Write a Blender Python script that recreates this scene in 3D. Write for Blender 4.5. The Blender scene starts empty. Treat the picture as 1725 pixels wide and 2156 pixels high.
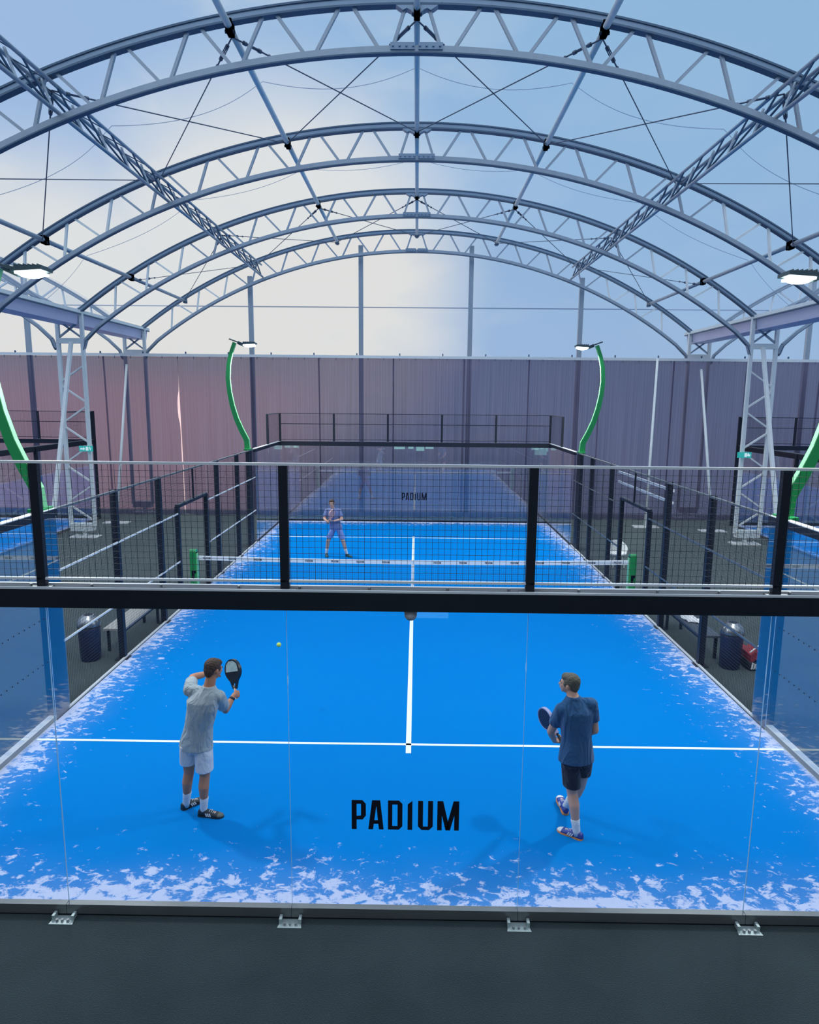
import bpy, bmesh, math, random
from math import sin, cos, pi, sqrt, radians, atan2, asin
from mathutils import Vector, Matrix, noise
random.seed(7)
S = bpy.context.scene
COL = S.collection
V = Vector

# ------------------------------------------------------------------ camera
YAW, PITCH, ROLL = -0.00921, -0.16170, 0.00896
CAM = V((0.063, -5.450, 4.540))
fw = V((sin(YAW) * cos(PITCH), cos(YAW) * cos(PITCH), sin(PITCH)))
r0 = V((cos(YAW), -sin(YAW), 0)); u0 = r0.cross(fw)
rr = r0 * cos(ROLL) + u0 * sin(ROLL); uu = u0 * cos(ROLL) - r0 * sin(ROLL)
cd = bpy.data.cameras.new('camera'); cam = bpy.data.objects.new('camera', cd); COL.objects.link(cam)
cam.matrix_world = Matrix(((rr.x, uu.x, -fw.x, CAM.x), (rr.y, uu.y, -fw.y, CAM.y), (rr.z, uu.z, -fw.z, CAM.z), (0, 0, 0, 1)))
cd.sensor_fit = 'HORIZONTAL'; cd.sensor_width = 36; cd.lens = 1440.3 * 36 / 1725
cd.clip_start = 0.05; cd.clip_end = 300
S.camera = cam
vs = S.view_settings
vs.view_transform = 'Standard'; vs.look = 'None'; vs.gamma = 1; vs.use_curve_mapping = False
vs.exposure = 0.0
S.cycles.transparent_max_bounces = 24

# ------------------------------------------------------------------ node helper
class NT:
    def __init__(s, tree): s.t = tree; s.n = tree.nodes; s.l = tree.links
    def add(s, typ, **kw):
        nd = s.n.new(typ)
        ins = kw.pop('ins', {})
        for k, v in kw.items(): setattr(nd, k, v)
        for k, v in ins.items():
            if hasattr(v, 'node') or isinstance(v, bpy.types.NodeSocket): s.l.new(v, nd.inputs[k])
            else: nd.inputs[k].default_value = v
        return nd
    def m(s, op, a, b=0.0, c=0.0, clamp=False):
        return s.add('ShaderNodeMath', operation=op, use_clamp=clamp, ins={0: a, 1: b, 2: c}).outputs[0]
    def ramp(s, fac, stops):
        nd = s.add('ShaderNodeValToRGB', ins={0: fac}); cr = nd.color_ramp
        while len(cr.elements) < len(stops): cr.elements.new(0.5)
        for e, (p, c) in zip(cr.elements, stops): e.position = p; e.color = (*c, 1)
        return nd.outputs[0]
    def sm(s, x, a, b):      # smoothstep a..b
        nd = s.add('ShaderNodeMapRange', interpolation_type='SMOOTHSTEP', ins={0: x, 1: a, 2: b, 3: 0.0, 4: 1.0}); return nd.outputs[0]
    def mix(s, f, a, b):
        nd = s.add('ShaderNodeMix', data_type='RGBA'); 
        for i, v in ((0, f), (6, a), (7, b)):
            if isinstance(v, bpy.types.NodeSocket): s.l.new(v, nd.inputs[i])
            else: nd.inputs[i].default_value = v if i == 0 else ((*v, 1) if len(v) == 3 else v)
        return nd.outputs[2]

# ------------------------------------------------------------------ sky (world)
W = bpy.data.worlds.new('sky'); S.world = W; W.use_nodes = True
w = NT(W.node_tree); w.n.clear()
tc = w.add('ShaderNodeTexCoord').outputs['Generated']
def wdot(d):
    d = V(d).normalized()
    return w.add('ShaderNodeVectorMath', operation='DOT_PRODUCT', ins={0: tc, 1: d}).outputs['Value']
sep = w.add('ShaderNodeSeparateXYZ', ins={0: tc})
blue = w.mix(w.sm(wdot((0.35, 0.55, 0.75)), 0.55, 1.0), (0.33, 0.485, 0.735), (0.245, 0.455, 0.68))
flat = w.add('ShaderNodeVectorMath', operation='DIVIDE', ins={0: tc, 1: w.add('ShaderNodeCombineXYZ', ins={0: w.m('ADD', w.m('ABSOLUTE', sep.outputs[2]), 0.35), 1: w.m('ADD', w.m('ABSOLUTE', sep.outputs[2]), 0.35), 2: 1.0}).outputs[0]}).outputs[0]
nz = w.add('ShaderNodeTexNoise', ins={'Vector': flat, 'Scale': 3.4, 'Detail': 5.0, 'Roughness': 0.5, 'Distortion': 0.4}).outputs[0]
leftness = w.sm(sep.outputs[0], 0.25, -0.35)
cl = w.m('MULTIPLY', w.sm(nz, 0.50, 0.64), w.m('ADD', w.m('MULTIPLY', leftness, 0.62), 0.05))
c1 = w.mix(cl, blue, (0.62, 0.68, 0.76))
g1 = w.m('MAXIMUM', w.sm(wdot((-0.19, 0.965, 0.15)), 0.950, 0.992), w.sm(wdot((-0.45, 0.885, 0.06)), 0.958, 0.993))
g1n = w.m('MULTIPLY', g1, w.m('ADD', 0.75, w.m('MULTIPLY', nz, 0.6)), clamp=True)
c2 = w.mix(g1n, c1, w.mix(g1, (0.66, 0.71, 0.78), (0.80, 0.79, 0.75)))
g2 = w.sm(wdot((-0.50, 0.87, 0.0)), 0.90, 0.99)
c3 = w.mix(w.m('MULTIPLY', g2, w.sm(sep.outputs[2], 0.055, 0.0)), c2, (1.15, 0.80, 0.80))  # pink glow added low behind the curtain to tint its left side
low = w.sm(sep.outputs[2], -0.02, -0.35)
c4 = w.mix(w.m('MULTIPLY', low, 0.6), c3, (0.18, 0.18, 0.20))
bg = w.add('ShaderNodeBackground', ins={0: c4, 1: 1.0})
w.add('ShaderNodeOutputWorld', ins={0: bg.outputs[0]})

sd = bpy.data.lights.new('sun', 'SUN'); sd.energy = 2.3; sd.angle = radians(120); sd.color = (0.93, 0.97, 1.0)
so = bpy.data.objects.new('sun', sd); COL.objects.link(so); so.rotation_euler = (radians(8), radians(-6), 0)
LAMP_POWER = 190

# ------------------------------------------------------------------ materials
def mat(name, col, rough=0.6, metal=0.0, spec=0.4, noise_amt=0.0, noise_scale=20.0, bump=0.0, bump_scale=60.0, coat=0.0, emis=None, sheen=0.0):
    m = bpy.data.materials.new(name); m.use_nodes = True; t = NT(m.node_tree); t.n.clear()
    p = t.add('ShaderNodeBsdfPrincipled', ins={'Base Color': (*col, 1), 'Roughness': rough, 'Metallic': metal, 'Specular IOR Level': spec, 'Coat Weight': coat, 'Sheen Weight': sheen})
    t.add('ShaderNodeOutputMaterial', ins={0: p.outputs[0]})
    if noise_amt or bump: tcn = t.add('ShaderNodeTexCoord').outputs['Object']
    if noise_amt:
        nn = t.add('ShaderNodeTexNoise', ins={'Vector': tcn, 'Scale': noise_scale, 'Detail': 4.0}).outputs[0]
        c = t.mix(nn, tuple(x * (1 - noise_amt) for x in col), tuple(min(1, x * (1 + noise_amt)) for x in col)); t.l.new(c, p.inputs['Base Color'])
    if bump:
        nb = t.add('ShaderNodeTexNoise', ins={'Vector': tcn, 'Scale': bump_scale, 'Detail': 3.0}).outputs[0]
        b = t.add('ShaderNodeBump', ins={'Height': nb, 'Strength': bump, 'Distance': 0.02}); t.l.new(b.outputs[0], p.inputs['Normal'])
    if emis: p.inputs['Emission Color'].default_value = (*emis[0], 1); p.inputs['Emission Strength'].default_value = emis[1]
    return m
M = {}
M['steel'] = mat('galvanised_steel', (0.36, 0.43, 0.50), 0.45, 0.25, noise_amt=0.12, noise_scale=9)
M['steel_light'] = mat('galvanised_light', (0.78, 0.82, 0.80), 0.5, 0.0, noise_amt=0.1, noise_scale=7)
M['rail_dark'] = mat('chord_dark', (0.09, 0.15, 0.22), 0.45, 0.2)
M['rail_mid'] = mat('chord_mid', (0.25, 0.34, 0.44), 0.4, 0.3, noise_amt=0.1, noise_scale=5)
M['cable'] = mat('wire_rope', (0.10, 0.13, 0.18), 0.5, 0.4)
M['white_metal'] = mat('white_paint', (0.78, 0.79, 0.76), 0.45, noise_amt=0.05)
M['gutter'] = mat('gutter_sheet', (0.62, 0.62, 0.78), 0.5, 0.1, noise_amt=0.08, noise_scale=1.5)
M['black'] = mat('black_powder_coat', (0.012, 0.016, 0.026), 0.5, 0.0, 0.35, noise_amt=0.2, noise_scale=6)
M['wire'] = mat('black_wire', (0.03, 0.035, 0.05), 0.45, 0.0, 0.5)
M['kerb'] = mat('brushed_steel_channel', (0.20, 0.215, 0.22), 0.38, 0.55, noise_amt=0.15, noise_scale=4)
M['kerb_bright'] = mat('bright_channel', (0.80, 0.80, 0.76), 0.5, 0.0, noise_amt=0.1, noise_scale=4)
M['bracket'] = mat('zinc_bracket', (0.42, 0.50, 0.50), 0.4, 0.5, noise_amt=0.2, noise_scale=40)
M['green'] = mat('green_paint', (0.02, 0.30, 0.085), 0.35, 0.0, 0.5, coat=0.2)
M['green_lit_edge'] = mat('green_paint_lit_edge', (0.22, 0.62, 0.28), 0.4)  # lighter copy of the green, light painted on the court-facing edge
M['lamp_body'] = mat('lamp_housing', (0.05, 0.09, 0.10), 0.5)
M['lamp_lens'] = mat('lamp_lens', (1, 1, 0.96), 0.3, emis=((0.95, 1.0, 0.96), 9.0))
M['white_line'] = mat('white_line_turf', (0.80, 0.86, 0.84), 0.85, spec=0.1, noise_amt=0.04, noise_scale=30)
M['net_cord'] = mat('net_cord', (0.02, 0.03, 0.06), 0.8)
M['band'] = mat('net_band', (0.84, 0.86, 0.86), 0.7, noise_amt=0.04, noise_scale=12)
M['letter'] = mat('black_vinyl', (0.004, 0.005, 0.016), 0.6, spec=0.2)
M['bin'] = mat('navy_bin', (0.018, 0.024, 0.065), 0.4, noise_amt=0.15)
M['chrome'] = mat('brushed_lid', (0.30, 0.32, 0.34), 0.3, 0.85)
M['bench_top'] = mat('bench_board', (0.38, 0.37, 0.34), 0.6, noise_amt=0.1)
M['bench_dark'] = mat('bench_board_dark', (0.07, 0.085, 0.11), 0.6, noise_amt=0.1)
M['bag_red'] = mat('bag_red', (0.30, 0.03, 0.04), 0.6, bump=0.3)
M['bag_black'] = mat('bag_black', (0.015, 0.016, 0.02), 0.6, bump=0.3)
M['white_cloth'] = mat('white_cloth', (0.80, 0.80, 0.80), 0.8, bump=0.6, bump_scale=40)
M['plastic_clear'] = mat('bottle_plastic', (0.62, 0.72, 0.76), 0.15, spec=0.6)
M['sign_green'] = mat('sign_teal', (0.03, 0.42, 0.36), 0.5, emis=((0.05, 0.55, 0.48), 0.35))
M['sign_white'] = mat('sign_white', (0.75, 0.92, 0.88), 0.5, emis=((0.8, 1.0, 0.95), 0.35))
M['ball'] = mat('ball_felt', (0.62, 0.80, 0.12), 0.9, bump=0.5, bump_scale=200, sheen=0.5)
M['dome'] = mat('grey_dome', (0.62, 0.58, 0.62), 0.6)
M['rail_bright'] = mat('bright_rail', (0.80, 0.82, 0.84), 0.35, 0.1)

def glass_mat(name, ior, tint, haze=0.0):
    m = bpy.data.materials.new(name); m.use_nodes = True; t = NT(m.node_tree); t.n.clear()
    bf = t.add('ShaderNodeNewGeometry').outputs['Backfacing']     # same air-to-glass curve on both faces (thin pane)
    fr = t.add('ShaderNodeFresnel', ins={'IOR': t.m('ADD', t.m('MULTIPLY', bf, 1.0 / ior - ior), ior)})
    tr = t.add('ShaderNodeBsdfTransparent', ins={0: (*tint, 1)})
    gl = t.add('ShaderNodeBsdfGlossy', ins={'Color': (1, 1, 1, 1), 'Roughness': 0.0})
    # fresnel is only meaningful on the outer face; the back face uses the same curve
    mx = t.add('ShaderNodeMixShader', ins={0: fr.outputs[0], 1: tr.outputs[0], 2: gl.outputs[0]})
    t.add('ShaderNodeOutputMaterial', ins={0: mx.outputs[0]})
    return m
M['glass'] = glass_mat('toughened_glass', 1.35, (0.985, 0.99, 0.995))
M['glass_side'] = glass_mat('side_glass', 1.95, (0.97, 0.98, 0.99))
M['glass_edge'] = mat('polished_glass_edge', (0.45, 0.68, 0.88), 0.2, spec=0.6)

def fabric_mat(name, trans, tint, dcol, tl):
    m = bpy.data.materials.new(name); m.use_nodes = True; t = NT(m.node_tree); t.n.clear()
    a = t.add('ShaderNodeBsdfTransparent', ins={0: (*tint, 1)})
    b = t.add('ShaderNodeBsdfDiffuse', ins={0: (*dcol, 1)}); c = t.add('ShaderNodeBsdfTranslucent', ins={0: (*dcol, 1)})
    bc = t.add('ShaderNodeMixShader', ins={0: tl, 1: b.outputs[0], 2: c.outputs[0]})
    mx = t.add('ShaderNodeMixShader', ins={0: trans, 1: bc.outputs[0], 2: a.outputs[0]})
    t.add('ShaderNodeOutputMaterial', ins={0: mx.outputs[0]})
    return m
M['membrane'] = fabric_mat('roof_membrane', 0.86, (0.97, 0.985, 1.0), (0.7, 0.76, 0.82), 0.6)
M['membrane_wall'] = fabric_mat('end_wall_membrane', 0.88, (0.985, 0.99, 1.0), (0.8, 0.83, 0.86), 0.6)
M['seam'] = fabric_mat('membrane_seam', 0.55, (0.75, 0.8, 0.88), (0.4, 0.46, 0.55), 0.5)

def curtain_mat():
    m = bpy.data.materials.new('mesh_curtain'); m.use_nodes = True; t = NT(m.node_tree); t.n.clear()
    tcn = t.add('ShaderNodeTexCoord').outputs['Object']
    mp = t.add('ShaderNodeMapping', ins={0: tcn, 3: (12.0, 1.0, 0.12)}).outputs[0]
    nn = t.add('ShaderNodeTexNoise', ins={'Vector': mp, 'Scale': 1.6, 'Detail': 3.0}).outputs[0]
    nn = t.sm(nn, 0.30, 0.68)
    col = t.mix(nn, (0.040, 0.045, 0.085), (0.120, 0.115, 0.175))  # vertical tone stripes paint the shading of the folds
    d = t.add('ShaderNodeBsdfDiffuse', ins={0: col}); tl = t.add('ShaderNodeBsdfTranslucent', ins={0: (0.30, 0.25, 0.33, 1)})
    tr = t.add('ShaderNodeBsdfTransparent', ins={0: (0.94, 0.84, 0.97, 1)})
    a = t.add('ShaderNodeMixShader', ins={0: 0.22, 1: d.outputs[0], 2: tl.outputs[0]})
    b = t.add('ShaderNodeMixShader', ins={0: 0.19, 1: a.outputs[0], 2: tr.outputs[0]})
    t.add('ShaderNodeOutputMaterial', ins={0: b.outputs[0]})
    return m
M['curtain'] = curtain_mat()
M['lit_window'] = mat('lit_window', (0.3, 0.6, 0.55), 0.5, emis=((0.42, 0.95, 0.82), 1.6))
M['gallery_wall'] = mat('gallery_wall', (0.10, 0.11, 0.13), 0.8)

def court_mat():
    m = bpy.data.materials.new('blue_court_turf'); m.use_nodes = True; t = NT(m.node_tree); t.n.clear()
    co = t.add('ShaderNodeTexCoord').outputs['Object']; sp = t.add('ShaderNodeSeparateXYZ', ins={0: co})
    X, Y = sp.outputs[0], sp.outputs[1]
    dx = t.m('SUBTRACT', 5.0, t.m('ABSOLUTE', X)); dy = t.m('MINIMUM', Y, t.m('SUBTRACT', 20.0, Y))
    n1 = t.add('ShaderNodeTexNoise', ins={'Vector': co, 'Scale': 0.9, 'Detail': 2.0}).outputs[0]
    # sand worn in along the walls
    mapd = t.add('ShaderNodeMapping', ins={0: co, 3: (1.0, 1.35, 1.0)}).outputs[0]
    n2 = t.add('ShaderNodeTexNoise', ins={'Vector': mapd, 'Scale': 6.5, 'Detail': 6.0, 'Roughness': 0.68, 'Distortion': 0.5}).outputs[0]
    n3 = t.add('ShaderNodeTexNoise', ins={'Vector': mapd, 'Scale': 30.0, 'Detail': 2.0}).outputs[0]
    ex = t.m('POWER', 2.718, t.m('MULTIPLY', dx, -1.15)); ey = t.m('POWER', 2.718, t.m('MULTIPLY', dy, -1.25))
    mid = t.m('SUBTRACT', 1.0, t.m('MULTIPLY', t.sm(t.m('ABSOLUTE', t.m('SUBTRACT', Y, 10.0)), 9.2, 6.0), 0.0))
    near = t.m('MAXIMUM', t.m('MULTIPLY', ex, mid), t.m('MULTIPLY', ey, 1.2))
    near = t.m('MULTIPLY', near, t.m('ADD', 0.55, n1))
    thr = t.m('SUBTRACT', 0.72, t.m('MULTIPLY', near, 0.30))
    msk = t.sm(t.m('ADD', t.m('MULTIPLY', n2, 0.88), t.m('MULTIPLY', n3, 0.12)), thr, t.m('ADD', thr, 0.11))
    msk = t.m('MULTIPLY', msk, t.m('MULTIPLY', t.sm(near, 0.03, 0.22), 0.78))
    haze = t.m('MULTIPLY', t.sm(near, 0.35, 1.2), 0.12)
    msk = t.m('MAXIMUM', msk, haze)
    edge = t.m('MULTIPLY', t.m('MAXIMUM', t.sm(dx, 0.10, 0.02), t.sm(dy, 0.10, 0.02)), 0.45)
    msk = t.m('MAXIMUM', msk, edge)
    n4 = t.add('ShaderNodeTexNoise', ins={'Vector': co, 'Scale': 220.0, 'Detail': 1.0}).outputs[0]
    base = t.mix(n4, (0.0, 0.170, 0.49), (0.0, 0.202, 0.565))
    base = t.mix(t.m('MULTIPLY', n1, 0.5), base, (0.0, 0.165, 0.55))
    col = t.mix(msk, base, (0.62, 0.64, 0.78))
    p = t.add('ShaderNodeBsdfPrincipled', ins={'Base Color': col, 'Roughness': 0.9, 'Specular IOR Level': 0.02})
    t.add('ShaderNodeOutputMaterial', ins={0: p.outputs[0]})
    return m
M['court'] = court_mat()

def carpet_mat():
    m = bpy.data.materials.new('grey_carpet'); m.use_nodes = True; t = NT(m.node_tree); t.n.clear()
    co = t.add('ShaderNodeTexCoord').outputs['Object']
    n1 = t.add('ShaderNodeTexNoise', ins={'Vector': co, 'Scale': 1.3, 'Detail': 4.0}).outputs[0]
    n2 = t.add('ShaderNodeTexNoise', ins={'Vector': co, 'Scale': 90.0, 'Detail': 2.0}).outputs[0]
    f = t.m('ADD', t.m('MULTIPLY', n1, 0.5), t.m('MULTIPLY', n2, 0.5))
    col = t.mix(t.sm(f, 0.3, 0.7), (0.009, 0.017, 0.024), (0.021, 0.033, 0.041))
    b = t.add('ShaderNodeBump', ins={'Height': n2, 'Strength': 0.4, 'Distance': 0.01})
    p = t.add('ShaderNodeBsdfPrincipled', ins={'Base Color': col, 'Roughness': 0.95, 'Specular IOR Level': 0.1, 'Sheen Weight': 0.38, 'Sheen Roughness': 0.5, 'Sheen Tint': (0.85, 0.95, 0.82, 1), 'Normal': b.outputs[0]})
    t.add('ShaderNodeOutputMaterial', ins={0: p.outputs[0]})
    return m
M['carpet'] = carpet_mat()

# ------------------------------------------------------------------ mesh builder
class MB:
    def __init__(s): s.v = []; s.f = []; s.mi = []; s.m = 0
    def quad_prism(s, a, b):                       # a, b: rings of equal length, closed with caps
        n = len(a); o = len(s.v); s.v += [tuple(p) for p in a] + [tuple(p) for p in b]
        for i in range(n): s.f.append((o + i, o + (i + 1) % n, o + n + (i + 1) % n, o + n + i)); s.mi.append(s.m)
        s.f.append(tuple(range(o + n - 1, o - 1, -1))); s.f.append(tuple(range(o + n, o + 2 * n))); s.mi += [s.m, s.m]
    def box(s, x0, x1, y0, y1, z0, z1):
        s.quad_prism([(x0, y0, z0), (x1, y0, z0), (x1, y1, z0), (x0, y1, z0)], [(x0, y0, z1), (x1, y0, z1), (x1, y1, z1), (x0, y1, z1)])
    def bar(s, p, q, w, h=None, up=(0, 0, 1)):     # rectangular section; w across, h along up
        p, q = V(p), V(q); h = h or w; d = (q - p).normalized(); u = V(up)
        if abs(d.dot(u)) > 0.98: u = V((0, 1, 0))
        a = d.cross(u).normalized() * w / 2; b = a.cross(d).normalized() * h / 2
        s.quad_prism([p - a - b, p + a - b, p + a + b, p - a + b], [q - a - b, q + a - b, q + a + b, q - a + b])
    def tube(s, p, q, r, n=10, r2=None):
        p, q = V(p), V(q); s.path([p, q], [r, r if r2 is None else r2], n)
    def path(s, pts, rs, n=10, closed=False, flat=1.0, up=(0, 0, 1)):
        pts = [V(p) for p in pts]; k = len(pts)
        if not hasattr(rs, '__len__'): rs = [rs] * k
        o = len(s.v)
        for i, p in enumerate(pts):
            d = ((pts[(i + 1) % k] if closed or i < k - 1 else p) - (pts[i - 1] if closed or i > 0 else p)).normalized()
            u = V(up); 
            if abs(d.dot(u)) > 0.95: u = V((0, 1, 0))
            a = d.cross(u).normalized(); b = a.cross(d)
            for j in range(n):
                t = 2 * pi * j / n; s.v.append(tuple(p + a * cos(t) * rs[i] + b * sin(t) * rs[i] * flat))
        for i in range(k if closed else k - 1):
            for j in range(n):
                A = o + i * n; B = o + ((i + 1) % k) * n; j2 = (j + 1) % n
                s.f.append((A + j, A + j2, B + j2, B + j)); s.mi.append(s.m)
        if not closed:
            s.f.append(tuple(range(o + n - 1, o - 1, -1))); s.f.append(tuple(range(o + (k - 1) * n, o + k * n))); s.mi += [s.m, s.m]
    def lathe(s, prof, n=32, c=(0, 0, 0)):         # prof: (r, z)
        o = len(s.v); k = len(prof)
        for r, z in prof:
            for j in range(n): t = 2 * pi * j / n; s.v.append((c[0] + r * cos(t), c[1] + r * sin(t), c[2] + z))
        for i in range(k - 1):
            for j in range(n):
                j2 = (j + 1) % n; s.f.append((o + i * n + j, o + i * n + j2, o + (i + 1) * n + j2, o + (i + 1) * n + j)); s.mi.append(s.m)
        s.f.append(tuple(range(o + n - 1, o - 1, -1))); s.f.append(tuple(range(o + (k - 1) * n, o + k * n))); s.mi += [s.m, s.m]
    def grid(s, fn, nu, nv):                       # open surface fn(u,v)
        o = len(s.v)
        for i in range(nu + 1):
            for j in range(nv + 1): s.v.append(tuple(fn(i / nu, j / nv)))
        for i in range(nu):
            for j in range(nv): a = o + i * (nv + 1) + j; s.f.append((a, a + nv + 1, a + nv + 2, a + 1)); s.mi.append(s.m)
    def prism(s, poly, fn, t):                     # poly 2D -> fn(x,y,depth) ; depth 0..t
        s.quad_prism([fn(x, y, 0) for x, y in poly], [fn(x, y, t) for x, y in poly])
    def ball(s, c, r, n=16, sc=(1, 1, 1)):
        c = V(c); s.lathe([(max(1e-4, r * sin(pi * i / n)) , -r * cos(pi * i / n)) for i in range(n + 1)], n * 2, (0, 0, 0)) if False else None
        o = len(s.v); k = n
        for i in range(k + 1):
            a = pi * i / k
            for j in range(2 * k):
                t = pi * j / k; s.v.append((c.x + r * sc[0] * sin(a) * cos(t), c.y + r * sc[1] * sin(a) * sin(t), c.z - r * sc[2] * cos(a)))
        for i in range(k):
            for j in range(2 * k):
                j2 = (j + 1) % (2 * k); s.f.append((o + i * 2 * k + j, o + i * 2 * k + j2, o + (i + 1) * 2 * k + j2, o + (i + 1) * 2 * k + j)); s.mi.append(s.m)
    def build(s, name, mats, parent=None, smooth=False, loc=None):
        me = bpy.data.meshes.new(name); me.from_pydata(s.v, [], s.f); 
        if not isinstance(mats, (list, tuple)): mats = [mats]
        for m_ in mats: me.materials.append(M[m_] if isinstance(m_, str) else m_)
        if any(s.mi): me.polygons.foreach_set('material_index', s.mi)
        if smooth: me.polygons.foreach_set('use_smooth', [True] * len(me.polygons))
        me.validate(); me.update()
        if loc is not None:
            L = V(loc); me.transform(Matrix.Translation(-L))
        elif parent is None and s.v:
            xs, ys, zs = zip(*s.v); L = V(((min(xs) + max(xs)) / 2, (min(ys) + max(ys)) / 2, min(zs))); me.transform(Matrix.Translation(-L))
        else: L = V((0, 0, 0))
        o = bpy.data.objects.new(name, me); COL.objects.link(o)
        if parent is not None:
            o.parent = parent
            if parent.type == 'EMPTY' or True: me.transform(Matrix.Translation(-WL[parent.name])); L = V((0, 0, 0))
            WL[o.name] = WL[parent.name].copy()
        else: o.location = L; WL[o.name] = L.copy()
        return o
WL = {}                                            # world origin of every built object (no thing is rotated while building)
def tag(o, label=None, cat=None, group=None, kind=None):
    if label: o['label'] = label
    if cat: o['category'] = cat
    if group: o['group'] = group
    if kind: o['kind'] = kind
    return o
def empty(name, loc, label, cat, group=None):
    o = bpy.data.objects.new(name, None); COL.objects.link(o); o.location = loc; o.empty_display_size = 0.2; WL[o.name] = V(loc)
    return tag(o, label, cat, group)
def copy_tree(o, off=(0, 0, 0), parent=None, label=None, keep=None):
    c = o.copy(); COL.objects.link(c); c.parent = parent
    WL[c.name] = WL[o.name] + V(off)
    if parent is None:
        c.location = o.location + V(off)
        if label: c['label'] = label
    for ch in list(o.children):
        if keep is None or keep(ch): copy_tree(ch, off, c, keep=keep)
    return c

# ------------------------------------------------------------------ setting: floor, ceiling, walls
m = MB(); m.box(-38, 38, -9, 22.4, -0.12, 0.0); tag(m.build('floor', 'carpet', loc=(0, 0, 0)), kind='structure')
m = MB(); m.box(-38, 38, -9, -4.15, 2.75, 2.93); tag(m.build('floor', 'carpet', loc=(0, 0, 0)), kind='structure')
m = MB(); m.box(-38, 38, -6.2, -6.05, 0, 2.75); m.box(-38, 38, -9.1, -9.0, 0, 10.9); tag(m.build('wall_front', 'gallery_wall', loc=(0, 0, 0)), kind='structure')
RT, RB, ZT, ZB, HS = 17.26, 16.5, 10.8, 10.1, 10.55
for i_, (xw, zw, ww, hw) in enumerate(((-1.2, 1.14, 0.8, 0.46), (-0.35, 1.16, 0.4, 0.42), (0.35, 1.08, 0.6, 0.55), (1.05, 1.16, 0.6, 0.40), (-9.2, 1.2, 0.75, 0.5), (9.4, 0.95, 0.9, 0.75))):
    m = MB(); m.box(xw - ww / 2, xw + ww / 2, -6.04, -6.02, zw - hw / 2, zw + hw / 2); tag(m.build('window_%d' % (i_ + 1), 'lit_window', loc=(0, 0, 0)), kind='structure')
BAY = 21.85
def ztop(x): return ZT - (RT - sqrt(RT * RT - x * x))
def zbot(x): return ZB - (RB - sqrt(RB * RB - x * x))
m = MB()
for b in (-1, 0, 1):
    m.grid(lambda u, v, b=b: (b * BAY + (-1 + 2 * u) * HS, -7 + v * 29.2, ztop((-1 + 2 * u) * HS) + 0.10 - 0.10 * abs(sin(pi * (v * 29.2 - 7 - 1.6) / 5.0)) * 0.0), 40, 6)
tag(m.build('ceiling', 'membrane', smooth=True, loc=(0, 0, 0)), kind='structure')
m = MB()
for b in (-1, 0, 1):
    m.grid(lambda u, v, b=b: (b * BAY + (-1 + 2 * u) * HS, 22.15, v * (ztop((-1 + 2 * u) * HS) + 0.1)), 32, 1)
for b in (-1, 1):
    m.grid(lambda u, v, b=b: (b * (HS + u * (BAY - 2 * HS)), 22.15, v * 7.0), 1, 1)
tag(m.build('wall_back', 'membrane_wall', loc=(0, 0, 0)), kind='structure')
# welded seams: one level seam on the end wall, sagging seams on the roof skin
m = MB(); m.box(-32, 32, 22.10, 22.13, 8.08, 8.12); tag(m.build('trim_1', 'seam', loc=(0, 0, 0)), kind='structure')
k = 2
for yb, amp in ((9.3, 0.75), (14.3, 0.7)):
    m = MB(); pts = []
    for i in range(121):
        x = -HS + 2 * HS * i / 120; cell = (x + 30) % 3.0 / 3.0
        pts.append((x, yb - amp * (4 * (cell - 0.5) ** 2 - 0.5), ztop(x) + 0.07))
    m.path(pts, 0.007, 4); tag(m.build('trim_%d' % k, 'seam', loc=(0, 0, 0)), kind='structure'); k += 1

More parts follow.
